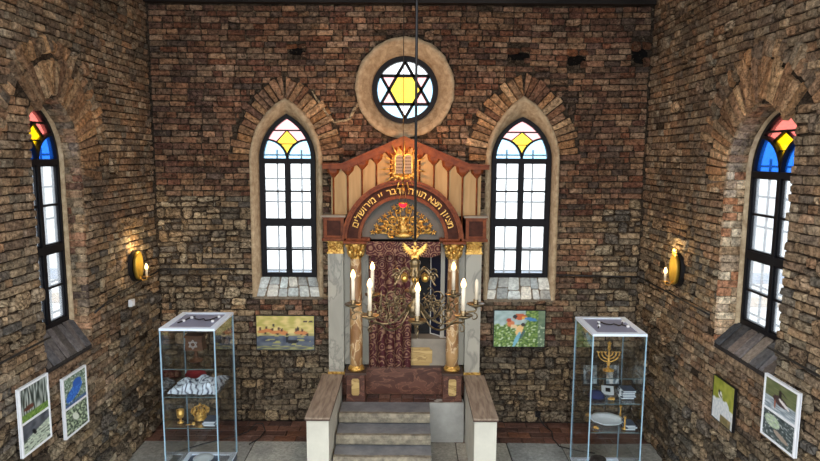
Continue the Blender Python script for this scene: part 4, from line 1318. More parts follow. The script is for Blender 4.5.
# ------------------------------------------------------------------ sconces
for sg, y, zc, lab in ((-1, -.625, 1.97, 'brass oval wall sconce with candle bulb on the left wall'), (1, -1.035, 2.04, 'brass oval wall sconce with candle bulb on the right wall')):
    x0 = sg * (XW - .03)
    t = thing('wall_sconce', lab, 'sconce', (x0, y, zc - .15), 'brass wall sconces')
    Fs = Frame((x0, y, zc), (0, 1, 0), (0, 0, 1), (-sg, 0, 0))
    mb = MB(); mb.smooth = True
    rings = []
    for s, d in ((1.0, -.02), (1.03, .004), (1.0, .012), (.9, .006), (.6, -.004), (.3, -.01), (.02, -.012)):
        rings.append([Fs(.085 * s * math.cos(2 * PI * k / 28), .145 * s * math.sin(2 * PI * k / 28), d + .028) for k in range(28)])
    mb.loft(rings, True, True, smooth=True)
    mb.build('reflector', M['sconce'], t)
    rings = [[Fs(.105 * s * math.cos(2 * PI * k / 28), .165 * s * math.sin(2 * PI * k / 28), d) for k in range(28)] for s, d in ((1, -.04), (1, .0), (.5, .002))]
    MB().loft(rings, True, True).build('backplate', M['iron'], t)
    mb = MB()
    mb.tube([Fs(0, -.11, .03), Fs(0, -.155, .06), Fs(0, -.15, .10), Fs(0, -.12, .105)], .006, 7)
    mb.lathe([(.006, -.125), (.03, -.118), (.032, -.112), (.012, -.113)], Fs(0, 0, .105), 14)
    mb.build('arm', M['brass'], t)
    b_ = Fs(0, 0, .105)
    MB().lathe([(.012, -.115), (.012, -.04), (.008, -.038)], b_, 12).build('candle', M['candle'], t)
    MB().lathe([(.008, -.039), (.016, -.028), (.018, -.014), (.011, .006), (.003, .02)], b_, 12).build('bulb', M['bulb'], t)
    if sg > 0:
        mb = MB()
        for k in range(7):
            an = PI * k / 6
            mb.tube([Fs(0, .15, .02), Fs(.04 * math.cos(an), .15 + .04 * math.sin(an), .03), Fs(.06 * math.cos(an), .15 + .06 * math.sin(an), .024)], [.007, .01, .003], 6)
        mb.build('crest', M['gold'], t)
    l = bpy.data.lights.new('sconce_light', 'POINT'); l.energy = 1.7; l.color = (1, .74, .40); l.shadow_soft_size = .03
    lo = bpy.data.objects.new('sconce_light', l); COL.objects.link(lo); lo.location = Fs(0, .05, .13)
    l = bpy.data.lights.new('sconce_glow_fill', 'POINT'); l.energy = 1.3; l.color = (1, .66, .30); l.shadow_soft_size = .02  # second light added for the bright spot on the wall above the reflector
    lo = bpy.data.objects.new('sconce_glow_fill', l); COL.objects.link(lo); lo.location = Fs(0, .20, .05)

# ------------------------------------------------------------------ pictures
def paint(mb, F, u0, u1, v0, v1, d, fn, nx=56, ny=40):
    vs, fs, cs = [], [], []
    for j in range(ny + 1):
        for i in range(nx + 1):
            s, q = i / nx, j / ny
            vs.append(F(u0 + (u1 - u0) * s, v0 + (v1 - v0) * q, d)); cs.append(lin(tuple(max(0, min(255, x)) for x in fn(s, q))))
    for j in range(ny):
        for i in range(nx):
            a_ = j * (nx + 1) + i
            fs.append((a_, a_ + 1, a_ + nx + 2, a_ + nx + 1))
    n0 = len(vs)
    back = [F(u0, v0, d - .004), F(u1, v0, d - .004), F(u1, v1, d - .004), F(u0, v1, d - .004)]
    mb.usecol = True
    mb.add(vs, fs, cs)
    c4 = [(.2, .2, .2)] * 8
    corners = [F(u0, v0, d), F(u1, v0, d), F(u1, v1, d), F(u0, v1, d)]
    mb.add(back + corners, [(0, 3, 2, 1), (0, 1, 5, 4), (1, 2, 6, 5), (2, 3, 7, 6), (3, 0, 4, 7)], c4)
def nz(s, q, f, k=0): return noise.noise(V3((s * f, q * f, k)))
def mixc(a, b, t):
    t = max(0, min(1, t)); return tuple(x + (y - x) * t for x, y in zip(a, b))
def ell(s, q, cx, cy, rx, ry, rot=0.0):
    dx, dy = s - cx, q - cy
    if rot:
        c_, s_ = math.cos(rot), math.sin(rot); dx, dy = dx * c_ + dy * s_, -dx * s_ + dy * c_
    return (dx / rx) ** 2 + (dy / ry) ** 2 < 1

def img_deer(s, q):
    g = nz(s, q, 9, 1); g2 = nz(s * .5, q * 2, 14, 2)
    if q < .42:
        c_ = mixc((62, 72, 92), (104, 112, 122), .5 + g)
        if q < .12: c_ = mixc(c_, (150, 146, 84), .5 + g2 * 1.5)
        if g2 > .32: c_ = (160, 158, 100)
    elif q < .5: c_ = mixc((196, 184, 120), (150, 140, 90), .5 + g)
    else: c_ = mixc((218, 198, 132), (176, 168, 88), .5 + g + .5 * g2 + (q - .75))
    for cx, cy in ((.09, .53), (.2, .57), (.42, .54), (.47, .5), (.72, .51), (.82, .5), (.3, .52)):
        if ell(s, q, cx, cy, .075, .055): c_ = (196, 128, 76)
        if ell(s, q, cx + .06, cy - .05, .025, .03): c_ = (60, 48, 44)
        if ell(s, q, cx - .03, cy + .08, .022, .05): c_ = (90, 64, 52)
    if ell(s, q, .3, .72, .02, .05) or ell(s, q, .72, .62, .02, .06): c_ = (54, 50, 48)
    if ell(s, q, .85, .84, .035, .035) or ell(s, q, .95, .83, .04, .03): c_ = (70, 52, 50)
    if ell(s, q, .62, .24, .1, .06) or ell(s, q, .53, .3, .022, .09) or ell(s, q, .53, .37, .03, .025): c_ = (22, 24, 30)
    return c_
def img_bee(s, q):
    g = nz(s, q, 10, 5); g2 = nz(s, q, 22, 6)
    c_ = mixc((176, 196, 196), (140, 164, 160), .5 + g)
    if q < .62 + .1 * g or s > .62 + .1 * g: c_ = mixc((56, 92, 40), (150, 176, 92), .5 + g2 * 1.4)
    if s > .86: c_ = mixc((88, 112, 90), (120, 140, 110), .5 + g)
    if g2 > .34 and q < .6: c_ = (196, 210, 180)
    if ell(s, q, .5, .83, .14, .085): c_ = (186, 92, 52)
    if ell(s, q, .41, .83, .04, .06): c_ = (30, 30, 34)
    if ell(s, q, .6, .8, .06, .04): c_ = (226, 170, 70)
    if ell(s, q, .72, .76, .13, .045, -.25): c_ = (70, 130, 186)
    if ell(s, q, .33, .64, .075, .1, .4): c_ = (204, 122, 78)
    if ell(s, q, .29, .74, .045, .06): c_ = (170, 66, 44)
    if ell(s, q, .4, .56, .08, .05, -.4): c_ = (226, 196, 150)
    if ell(s, q, .5, .46, .065, .16, -.25): c_ = (228, 190, 128)
    if ell(s, q, .57, .61, .05, .045): c_ = (52, 44, 42)
    if ell(s, q, .45, .2, .04, .22, -.3): c_ = (116, 176, 198)
    if ell(s, q, .56, .34, .03, .14, -.35): c_ = (70, 96, 96)
    return c_
def img_wood(s, q):
    t_ = nz(s * 3.2, q * .35, 7, 9); g = nz(s, q, 14, 4)
    c_ = mixc((40, 50, 44), (176, 186, 180), .5 + 1.5 * t_)
    if q < .22: c_ = mixc((70, 104, 44), (130, 160, 74), .5 + g)
    if ell(s, q, .3, .36, .2, .08): c_ = mixc((120, 66, 48), (60, 50, 42), .5 + g)
    return c_
def img_ice(s, q):
    g = nz(s, q, 6, 11); g2 = nz(s + q, q, 12, 3)
    c_ = mixc((60, 66, 74), (104, 108, 116), .5 + g)
    if q < .55 - .5 * (.5 - s) * .6: c_ = mixc((150, 168, 150), (206, 216, 196), .5 + g2)
    if nz(s * .6, q * 2.5, 8, 12) > .22 and q < .5: c_ = (74, 84, 76)
    if ell(s, q, .42, .55, .06, .13, .5): c_ = (22, 24, 28)
    return c_
def img_king(s, q):
    g = nz(s, q, 8, 21); g2 = nz(s, q, 18, 22)
    c_ = mixc((60, 86, 62), (150, 170, 150), .5 + g)
    if g2 > .2: c_ = (190, 204, 196)
    if ell(s, q, .45, .4, .42, .2, .5): c_ = mixc((34, 82, 176), (80, 140, 220), .5 + g2)
    if ell(s, q, .6, .68, .2, .14): c_ = (52, 96, 180)
    if q < .12: c_ = mixc(c_, (40, 70, 150), .6)
    return c_
def img_leaf(s, q):
    g2 = nz(s + .5 * q, q, 12, 31)
    c_ = mixc((40, 58, 44), (196, 212, 180), .5 + 1.7 * g2)
    if ell(s, q, .45, .55, .1, .2, .6): c_ = (220, 228, 214)
    return c_
def img_gull(s, q):
    g = nz(s, q, 8, 41)
    c_ = mixc((128, 138, 44), (168, 170, 76), .5 + g + (s - .5) * .4)
    lim = .58 - .25 * abs(s - .45) + .08 * g
    if s > .8: lim = .42
    if q < lim: c_ = mixc((196, 206, 212), (226, 230, 230), .5 + nz(s, q, 16, 42) * 1.5)
    if q < .18 and .4 < s < .9: c_ = mixc((150, 132, 92), (110, 104, 70), .5 + g * 2)
    if ell(s, q, .34, .64, .09, .075): c_ = (236, 236, 232)
    if ell(s, q, .3, .70, .05, .04): c_ = (40, 34, 30)
    if ell(s, q, .36, .62, .1, .025, -.4): c_ = (80, 74, 66)
    return c_
def img_stork(s, q):
    g = nz(s * .5, q * 3, 9, 51)
    c_ = mixc((84, 96, 60), (116, 120, 84), .5 + g)
    if q < .42: c_ = mixc((110, 126, 136), (190, 200, 206), .5 + 1.5 * g)
    if ell(s, q, .5, .42, .24, .15, -.3): c_ = (70, 54, 54)
    if ell(s, q, .62, .4, .2, .05, -.5): c_ = (216, 214, 212)
    if ell(s, q, .48, .66, .05, .14): c_ = (40, 34, 34)
    if ell(s, q, .6, .7, .13, .02, -.5): c_ = (60, 40, 36)
    if ell(s, q, .34, .25, .025, .16): c_ = (150, 92, 72)
    return c_
def img_swan(s, q):
    g = nz(s, q * 2, 9, 61)
    c_ = mixc((44, 56, 58), (92, 104, 104), .5 + 1.3 * g)
    if ell(s, q, .3, .66, .25, .22, -.3): c_ = mixc((146, 170, 138), (200, 214, 186), .5 + g)
    if nz(s, q, 16, 62) > .3: c_ = (170, 178, 178)
    if ell(s, q, .6, .28, .26, .09, -.4): c_ = (160, 146, 132)
    return c_

def picture(name, lab, F, u0, u1, v0, v1, images, frame_m, fw, d=.05, group=None, tilt=0.0, flip=False):
    Fp = F
    if tilt:
        Fp = lambda u, v, dd=0.0: F(u, v, dd + tilt * (v - v0))
    cpt = Fp((u0 + u1) / 2, v0, d)
    t = thing(name, lab, 'picture', cpt, group)
    mb = MB()
    n = len(images)
    mb.fbox(Fp, u0, u1, v0, v1, d - .018, d - .006)
    bars = [(u0, u1, v0, v0 + fw), (u0, u1, v1 - fw, v1), (u0, u0 + fw, v0 + fw, v1 - fw), (u1 - fw, u1, v0 + fw, v1 - fw)]
    if n == 2:
        vm = v0 + (v1 - v0) * .475
        bars.append((u0 + fw, u1 - fw, vm - fw * .5, vm + fw * .5))
        spans = [(vm + fw * .5, v1 - fw), (v0 + fw, vm - fw * .5)]
    else:
        spans = [(v0 + fw, v1 - fw)]
    for a_, b_, c_, e_ in bars: mb.fbox(Fp, a_, b_, c_, e_, d - .01, d + .006)
    mb.build('frame', frame_m, t)
    for (a_, b_), fn in zip(spans, images):
        f2 = (lambda s, q, fn=fn: fn(1 - s, q)) if flip else fn
        m_ = MB(); paint(m_, Fp, u0 + fw, u1 - fw, a_, b_, d + .001, f2); m_.build('photo', M['photo'], t)
    return t

picture('wildlife_print', 'print of grazing deer and birds in a meadow, left of the ark', FB, -1.637, -.962, .882, 1.296, [img_deer], M['blackframe'], .007, .055)
picture('wildlife_print', 'print of three bright birds on a green bush, right of the ark', FB, 1.093, 1.690, .936, 1.375, [img_bee], M['blackframe'], .007, .055)
picture('wildlife_print', 'white framed pair of forest and snow photographs, nearer on the left wall', FL, -2.612, -2.252, .892, 1.416, [img_wood, img_ice], M['white'], .016, .042, 'framed photographs on the left wall')
picture('wildlife_print', 'white framed pair of blue bird and foliage photographs, farther on the left wall', FL, -2.068, -1.709, .768, 1.288, [img_king, img_leaf], M['white'], .016, .042, 'framed photographs on the left wall')
picture('wildlife_print', 'white framed pair of water bird photographs on the right wall', FR, -2.985, -2.598, 1.128, 1.58, [img_stork, img_swan], M['white'], .016, .042, flip=True)
picture('wildlife_print', 'frameless print of a bird on a white rock on the right wall', FR, -2.229, -1.893, .945, 1.31, [img_gull], M['blackframe'], .004, .042, flip=True)

# ------------------------------------------------------------------ cables and sockets
t = tag(MB().tube([FL(-4.5, 1.66, .03), FL(-2.78, 1.672, .04), FL(-2.18, 1.682, .04)], .009, 7).build('wall_cable', M['cable']), 'black cable along the left wall before the window recess', 'cable')
tag(MB().tube([FL(-1.50, 1.70, .04), FL(-1.23, 1.75, .04), FL(-.62, 1.79, .04), FL(-.06, 1.823, .045), (-2.69, -.045, 1.825), FB(-2.2, 1.828, .045), FB(-1.70, 1.833, .045)], .009, 7).build('wall_cable', M['cable']), 'black cable running around the corner behind the left sconce', 'cable')
tag(MB().tube([FB(1.80, 1.785, .045), FB(2.3, 1.775, .045), (2.69, -.045, 1.768), FR(-.1, 1.784, .045), FR(-.8, 1.783, .04), FR(-1.50, 1.78, .04), FR(-1.74, 1.778, .04)], .009, 7).build('wall_cable', M['cable']), 'black cable running around the corner below the right sconce', 'cable')
tag(MB().tube([FR(-2.60, 1.772, .04), FR(-3.16, 1.761, .04), FR(-4.5, 1.74, .04)], .009, 7).build('wall_cable', M['cable']), 'black cable along the right wall above the water bird pictures', 'cable')
t = thing('wall_switch', 'small white switch box on the left wall below the sconce', 'switch', FL(-.77, 1.575, .03))
MB().fbox(FL, -.803, -.738, 1.575, 1.645, .012, .05).build('housing', M['socket'], t)
MB().fbox(FL, -.79, -.75, 1.59, 1.63, .048, .056).build('rocker', M['white'], t)
t = thing('wall_socket', 'small dark socket low on the back wall right of the steps', 'socket', FB(1.64, .10, .04))
MB().fbox(FB, 1.61, 1.67, .09, .15, .02, .05).build('housing', M['blackframe'], t)
MB().lathe([(.018, 0), (.018, .006), (.012, .006), (.012, .002)], FB(1.64, .12, .05), 14, axis=(0, -1, 0)).build('socket_face', M['iron'], t)
tag(MB().tube([(1.64, -.07, .12), (1.66, -.10, .08), (1.70, -.12, .02), (1.76, -.25, .008), (1.73, -.42, .008), (1.76, -.6, .008), (1.86, -.66, .008), (2.0, -.72, .008), (2.1, -.75, .008)], .007, 7).build('power_cord', M['cable']), 'black cord on the floor from the socket to the right display case', 'cord')
tag(MB().tube([(-1.60, -.6, .008), (-1.52, -.45, .008), (-1.50, -.30, .02), (-1.55, -.20, .06), (-1.62, -.22, .07), (-1.68, -.35, .03), (-1.85, -.45, .008), (-2.1, -.6, .008), (-2.4, -.85, .008)], .007, 7).build('power_cord', M['cable']), 'black looped cord on the floor behind the left display case', 'cord')

# ------------------------------------------------------------------ display cases
def display_case(x0, x1, y0, y1, H, shelves, lab):
    t = thing('display_case', lab, 'display case', ((x0 + x1) / 2, (y0 + y1) / 2, 0), 'glass display cases')
    g = .004
    o = MB().box((x0, y0, 0.0), (x1, y1, .06)).build('base', M['case_base'], t)
    mb = MB(); e = .045
    for a_ in ((x0, y0, x1, y0 + e), (x0, y1 - e, x1, y1), (x0, y0 + e, x0 + e, y1 - e), (x1 - e, y0 + e, x1, y1 - e)):
        mb.box((a_[0], a_[1], .06), (a_[2], a_[3], .075))
    mb.build('base_frame', M['case_white'], o)
    MB().box((x0 + .004, y0, .076), (x1 - .004, y0 + g, H - .022)).build('glass_panel', M['case_glass'], t)
    MB().box((x0 + .004, y1 - g, .076), (x1 - .004, y1, H - .022)).build('glass_panel', M['case_glass'], t)
    MB().box((x0, y0 + .005, .076), (x0 + g, y1 - .005, H - .022)).build('glass_panel', M['case_glass'], t)
    MB().box((x1 - g, y0 + .005, .076), (x1, y1 - .005, H - .022)).build('glass_panel', M['case_glass'], t)
    for x in (x0, x1):
        for y in (y0, y1):
            MB().box((x - .005, y - .005, .076), (x + .005, y + .005, H - .022)).build('corner_edge', M['case_edge'], t)
    for z_ in shelves:
        s = MB().box((x0 + .008, y0 + .008, z_ - .008), (x1 - .008, y1 - .008, z_ - .001)).build('shelf', M['case_glass'], t)
        plabel(MB().box((x0 + .008, y0 + .006, z_ - .008), (x1 - .008, y0 + .0105, z_ - .002)).build('shelf_edge', M['shelf_edge'], s), 'bright front edge of the shelf')
    mb = MB(); e = .05
    for a_ in ((x0 - .006, y0 - .006, x1 + .006, y0 + e), (x0 - .006, y1 - e, x1 + .006, y1 + .006), (x0 - .006, y0 + e, x0 + e, y1 - e), (x1 - e, y0 + e, x1 + .006, y1 - e)):
        mb.box((a_[0], a_[1], H - .022), (a_[2], a_[3], H))
    top = mb.build('top_frame', M['case_white'], t)
    MB().box((x0 + e - .002, y0 + e - .002, H - .02), (x1 - e + .002, y1 - e + .002, H - .008)).build('top_inset', M['case_inset'], top)
    w_, dp = x1 - x0, y1 - y0
    P = lambda a_, b_: (x0 + w_ * a_, y0 + dp * b_, H + .004)
    mb = MB()
    mb.tube([P(.26, .42), P(.30, .6), P(.36, .7), P(.42, .55), P(.52, .5), P(.6, .55), P(.66, .45), P(.74, .5), P(.82, .38)], .006, 6)
    mb.tube([P(.2, .3), P(.26, .42)], .006, 6); mb.tube([P(.74, .5), P(.84, .7)], .006, 6)
    mb.build('lamp_wire', M['cable'], top)
    for a_, b_ in ((.26, .42), (.33, .62), (.82, .4), (.84, .68)):
        MB().lathe([(.012, -.010), (.016, -.004), (.016, .006), (.01, .012), (.004, .012)], P(a_, b_), 10).build('spotlight', M['white'], top)
    return t
LS = [1.168, .901, .601]; RS = [1.128, .888, .613]
LX0, LX1, LY0, LY1 = -2.138, -1.643, -1.48, -.905
RX0, RX1, RY0, RY1 = 1.78, 2.258, -1.54, -.965
display_case(LX0, LX1, LY0, LY1, 1.552, LS, 'tall glass display case left of the steps with a striped shawl inside')
display_case(RX0, RX1, RY0, RY1, 1.545, RS, 'tall glass display case right of the steps with a gilt candelabrum inside')

# left case contents
t = thing('charity_box', 'dark wooden box with a silver six pointed star on a turned stand', 'box', (-1.90, -1.25, LS[0]))
MB().lathe([(.062, 0), (.065, .008), (.055, .018), (.03, .026), (.016, .04), (.022, .06), (.014, .08), (.016, .11), (.03, .118)], (-1.90, -1.25, LS[0]), 18).build('stand', M['boxwood'], t)
bxo = MB().hexa([(-1.985, -1.31, LS[0] + .118), (-1.815, -1.31, LS[0] + .118), (-1.815, -1.19, LS[0] + .118), (-1.985, -1.19, LS[0] + .118), (-1.975, -1.30, LS[0] + .24), (-1.825, -1.30, LS[0] + .24), (-1.825, -1.20, LS[0] + .24), (-1.975, -1.20, LS[0] + .24)]).build('box_body', M['boxwood'], t)
MB().box((-1.985, -1.31, LS[0] + .24), (-1.815, -1.19, LS[0] + .262)).build('lid', M['boxwood'], bxo)
sp = [(-1.905 + .044 * math.cos(PI / 2 + i * PI / 3), LS[0] + .178 + .044 * math.sin(PI / 2 + i * PI / 3)) for i in range(6)]
mb = MB()
for tri in ((0, 2, 4), (1, 3, 5)):
    for i in range(3): mb.strip([sp[tri[i]], sp[tri[(i + 1) % 3]]], .007, FB, 1.306, 1.314)
plabel(mb.build('star', M['silver'], bxo), 'silver six pointed star')
# shawl
mb = MB(); mb.smooth = True; nu, nv = 60, 40; vs, cs, fs = [], [], []
for j in range(nv + 1):
    for i in range(nu + 1):
        s, q = i / nu, j / nv
        x = LX0 + .02 + (.455) * s; y = LY0 + .04 + (.32 + .14 * s) * q
        env = min(1, 4 * min(s, 1 - s, q, 1 - q) + .1)
        h = LS[1] + .012 + env * (.045 + .04 * abs(nz(s * 1.2, q * 2, 4, 71)) + .02 * math.sin(s * 16 + q * 7))
        vs.append((x + .02 * nz(s, q, 5, 72), y + .02 * nz(s, q, 5, 73), h))
        band = (s * 1.1 + .35 * q + .12 * nz(s, q, 5, 74)) * 9 % 1.0
        cs.append(lin((52, 60, 86)) if band < .28 else lin((206, 220, 232)))
fs = [(j * (nu + 1) + i, j * (nu + 1) + i + 1, (j + 1) * (nu + 1) + i + 1, (j + 1) * (nu + 1) + i) for j in range(nv) for i in range(nu)]
mb.usecol = True; n0 = len(vs)
mb.add(vs + [(x, y, max(LS[1] + .001, z_ - .006)) for x, y, z_ in vs], fs + [tuple(k + n0 for k in f[::-1]) for f in fs], cs + cs)
tag(mb.build('prayer_shawl', M['cloth']), 'white and navy striped prayer shawl spread on the second shelf', 'shawl')
mb = MB(); mb.smooth = True
rings = [[(-2.005 + .10 * s * math.cos(2 * PI * k / 20) * (1 + .15 * math.sin(3 * k)), -.97 + .04 * s * math.sin(2 * PI * k / 20), LS[1] + h) for k in range(20)] for s, h in ((1, .002), (1.02, .03), (.8, .065), (.3, .075))]
mb.loft(rings, True, True, smooth=True); tag(mb.build('red_cloth', M['redcloth']), 'folded dark red cloth behind the striped shawl', 'cloth')
# gilt crown shield, cup, pointer
t = thing('torah_coronet', 'gilt openwork crown on the third shelf below the shawl', 'crown', (-1.87, -1.28, LS[2]))
MB().lathe([(.07, 0), (.078, .012), (.07, .024), (.074, .05), (.09, .085), (.086, .085), (.066, .05), (.06, .0)], (-1.87, -1.28, LS[2]), 24).scaled((-1.87, -1.28, LS[2]), .8).build('band', M['gold'], t)
mb = MB()
for k in range(12):
    a_ = 2 * PI * k / 12
    mb.tube([(-1.87 + .088 * math.cos(a_), -1.28 + .088 * math.sin(a_), LS[2] + .08), (-1.87 + .10 * math.cos(a_), -1.28 + .10 * math.sin(a_), LS[2] + .11), (-1.87 + .09 * math.cos(a_), -1.28 + .09 * math.sin(a_), LS[2] + .135)], [.012, .014, .004], 6)
mb.scaled((-1.87, -1.28, LS[2]), .8).build('points', M['gold'], t)
mb = MB()
for k in range(6):
    a_ = 2 * PI * k / 6
    mb.tube([(-1.87 + .085 * math.cos(a_), -1.28 + .085 * math.sin(a_), LS[2] + .08), (-1.87 + .07 * math.cos(a_), -1.28 + .07 * math.sin(a_), LS[2] + .15), (-1.87, -1.28, LS[2] + .175)], .006, 6)
mb.ball((-1.87, -1.28, LS[2] + .185), .016, 8)
mb.scaled((-1.87, -1.28, LS[2]), .8).build('arches', M['gold'], t)
t = thing('kiddush_cup', 'gilt goblet at the left of the third shelf', 'cup', (-2.03, -1.36, LS[2]))
MB().lathe([(.03, 0), (.032, .006), (.012, .014), (.008, .04), (.016, .045)], (-2.03, -1.36, LS[2]), 16).build('foot', M['gold'], t)
MB().lathe([(.014, .043), (.03, .055), (.034, .08), (.036, .125), (.033, .125), (.028, .06), (.004, .055)], (-2.03, -1.36, LS[2]), 16).build('bowl', M['gold'], t)
t = thing('torah_pointer', 'thin gilt pointer lying between goblet and pale slabs', 'pointer', (-1.89, -1.38, LS[2]))
MB().tube([(-1.955, -1.43, LS[2] + .008), (-1.90, -1.42, LS[2] + .012)], .005, 7).build('shaft', M['gold'], t)
MB().ball((-1.885, -1.42, LS[2] + .018), .016, 8).build('handle_knob', M['gold'], t)
def reflection_slabs(n, x, y, z0, place, grp, w_=.11, dp=.14, h=.016):  # added slabs imitating light bands of the steps reflected in the glass
    ords = ['lowest', 'second lowest', 'third lowest', 'fourth lowest', 'topmost'] if n == 5 else ['lowest', 'middle', 'topmost']
    for k in range(n):
        r = random.uniform(-.012, .012)
        b = thing('booklet', 'pale slab standing for a reflected band, %s of the stack %s' % (ords[k], place), 'booklet', (x + r, y, z0 + k * h), grp)
        xx = x + r
        MB().box((xx - w_ / 2, y - dp / 2, z0 + k * h), (xx + w_ / 2, y + dp / 2, z0 + k * h + .002)).box((xx - w_ / 2, y - dp / 2, z0 + k * h + h - .003), (xx + w_ / 2, y + dp / 2, z0 + k * h + h - .001)).build('slab_plates', M['case_base'], b)
        MB().box((xx - w_ / 2 + .003, y - dp / 2 + .003, z0 + k * h + .002), (xx + w_ / 2 - .003, y + dp / 2 - .003, z0 + k * h + h - .003)).build('slab_core', M['paper'], b)
reflection_slabs(3, -1.745, -1.37, LS[2], 'beside the gilt pointer', 'reflection slabs in the left case')
t = tag(MB().lathe([(.03, 0), (.05, .004), (.085, .016), (.10, .022), (.098, .026), (.05, .01), (.004, .008)], (-1.93, -1.08, .0765), 20).build('dish', M['plate']), 'pale shallow dish on the floor of the left case', 'dish')

# right case contents
t = thing('candelabrum', 'gilt branched candelabrum on the top shelf of the right case', 'candelabrum', (2.0, -1.33, RS[0]))
MB().lathe([(.05, 0), (.052, .008), (.03, .016), (.01, .03), (.012, .06), (.018, .066), (.01, .08), (.009, .2), (.016, .21), (.012, .25), (.02, .262), (.012, .275), (.004, .285)], (2.0, -1.33, RS[0]), 14).build('stem', M['gold'], t)
for k, rr in enumerate((.035, .068, .10)):
    for sg in (-1, 1):
        mb = MB()
        pts = [(2.0 + sg * rr * math.sin(a_), -1.33, RS[0] + .17 - (rr * .85) * math.cos(a_)) for a_ in [PI / 2 * i / 8 for i in range(9)]]
        mb.tube(pts, .006, 6)
        e = pts[-1]
        mb.lathe([(.005, 0), (.014, .008), (.015, .014), (.008, .014)], e, 10)
        mb.build('branch', M['gold'], t)
def small_frame(x, y, z0, w_, h, lab, fn, lean=.15):
    Fq = lambda u, v, d=0.0: V3((x + u, y + lean * v - d, z0 + v))
    p = thing('photo_frame', lab, 'photo frame', (x, y, z0), 'small photo frames in the right case')
    mb = MB(); f = .02
    for a_, b_, c_, e_ in ((-w_ / 2, w_ / 2, 0, f), (-w_ / 2, w_ / 2, h - f, h), (-w_ / 2, -w_ / 2 + f, f, h - f), (w_ / 2 - f, w_ / 2, f, h - f)):
        mb.fbox(Fq, a_, b_, c_, e_, -.006, .008)
    mb.build('frame', M['blackframe'], p)
    m_ = MB(); paint(m_, Fq, -w_ / 2 + f, w_ / 2 - f, f, h - f, .001, fn, 16, 24); m_.build('photo', M['photo'], p)
    MB().hexa([Fq(-.01, h * .6, -.006), Fq(.01, h * .6, -.006), V3((x + .01, y + .07, z0)), V3((x - .01, y + .07, z0)), Fq(-.01, h * .64, -.006), Fq(.01, h * .64, -.006), V3((x + .01, y + .075, z0)), V3((x - .01, y + .075, z0))]).build('strut', M['blackframe'], p)
def bw1(s, q):
    c_ = mixc((110, 126, 134), (196, 208, 212), .5 + nz(s, q, 5, 81))
    if ell(s, q, .45, .35, .3, .35): c_ = (52, 58, 66)
    if ell(s, q, .5, .75, .14, .12): c_ = (196, 200, 198)
    return c_
def bw2(s, q):
    c_ = mixc((96, 112, 124), (206, 218, 222), .5 + 1.3 * nz(s, q, 5, 91))
    if ell(s, q, .4, .3, .15, .4): c_ = (206, 210, 208)
    if ell(s, q, .7, .5, .18, .3): c_ = (46, 52, 62)
    return c_
small_frame(1.907, -1.10, RS[1], .172, .222, 'black framed old photograph, the left one under the top shelf', bw1)
small_frame(2.127, -1.10, RS[1], .166, .222, 'black framed old photograph, the right one under the top shelf', bw2)
Fc = Frame((2.02, -1.28, RS[1] + .026), (.97, -.24, 0), (.24, .9, .35), (0, -.35, .93))
t = thing('card', 'white card with a dark square picture on the second shelf', 'card', (2.02, -1.26, RS[1]))
MB().fbox(Fc, -.055, .055, -.06, .06, 0, .004).build('sheet', M['paper'], t)
MB().fbox(Fc, -.02, .025, -.025, .03, .004, .0055).build('picture', M['blackframe'], t)
tag(MB().lathe([(.075, 0), (.078, .006), (.07, .03), (.045, .052), (.012, .06), (.002, .061)], (1.885, -1.37, RS[1]), 18).build('skullcap', M['navycloth']), 'dark skullcap on the second shelf left of the white card', 'cap')
tag(MB().ball((2.0, -1.45, RS[1] + .014), .022, 10, (1.3, .8, .6)).ball((2.02, -1.45, RS[1] + .012), .014, 8).ball((1.978, -1.45, RS[1] + .011), .012, 8).build('brooch', M['gold']), 'small gilt ornament at the front of the second shelf', 'ornament')
t = thing('figurine', 'tiny pale figurine beside the stack of pale slabs', 'figurine', (2.115, -1.37, RS[1]))
MB().lathe([(.02, 0), (.024, .01), (.014, .04), (.018, .05)], (2.115, -1.37, RS[1]), 10).build('body', M['paper'], t)
MB().ball((2.115, -1.37, RS[1] + .064), .015, 8).build('head', M['paper'], t)
reflection_slabs(5, 2.172, -1.36, RS[1], 'right of the white card', 'reflection slabs on the second shelf', .12)
reflection_slabs(3, 2.19, -1.42, RS[2], 'beside the brass candlesticks', 'reflection slabs on the third shelf', .09)
# white scalloped platter, tilted
mb = MB(); mb.smooth = True; rings = []
for s, h in ((.05, .012), (.55, .012), (.62, .016), (.85, .03), (1.0, .038), (1.0, .032), (.8, .02), (.55, .0), (.05, .0)):
    rings.append([V3((2.01 + .15 * s * (1 + .05 * abs(math.sin(4 * 2 * PI * k / 40))) * math.cos(2 * PI * k / 40), -1.32 + .135 * s * (1 + .05 * abs(math.sin(4 * 2 * PI * k / 40))) * math.sin(2 * PI * k / 40), RS[2] + .001 + h)) for k in range(40)])
mb.loft(rings, True, True, smooth=True)
pt = tag(mb.build('platter', M['plate']), 'white scalloped oval platter on the third shelf', 'platter')
for (x, y, hh, lab) in ((2.135, -1.455, .12, 'shorter brass candlestick right of the white platter'), (2.16, -1.26, .145, 'taller brass candlestick behind the shorter one')):
    t = thing('candlestick', lab, 'candlestick', (x, y, RS[2]), 'brass candlesticks')
    MB().lathe([(.028, 0), (.03, .006), (.012, .014), (.007, .03), (.012, hh * .4), (.006, hh * .5), (.008, hh * .85)], (x, y, RS[2]), 12).build('stem', M['brass'], t)
    MB().lathe([(.008, hh * .84), (.016, hh * .88), (.012, hh * .92), (.013, hh), (.008, hh)], (x, y, RS[2]), 12).build('cup', M['brass'], t)
tag(MB().ball((1.872, -1.20, RS[2] + .02), .022, 8, (1.4, .8, .9)).ball((1.895, -1.20, RS[2] + .014), .014, 8).build('brooch', M['gold']), 'small gilt ornament left of the white platter', 'ornament')
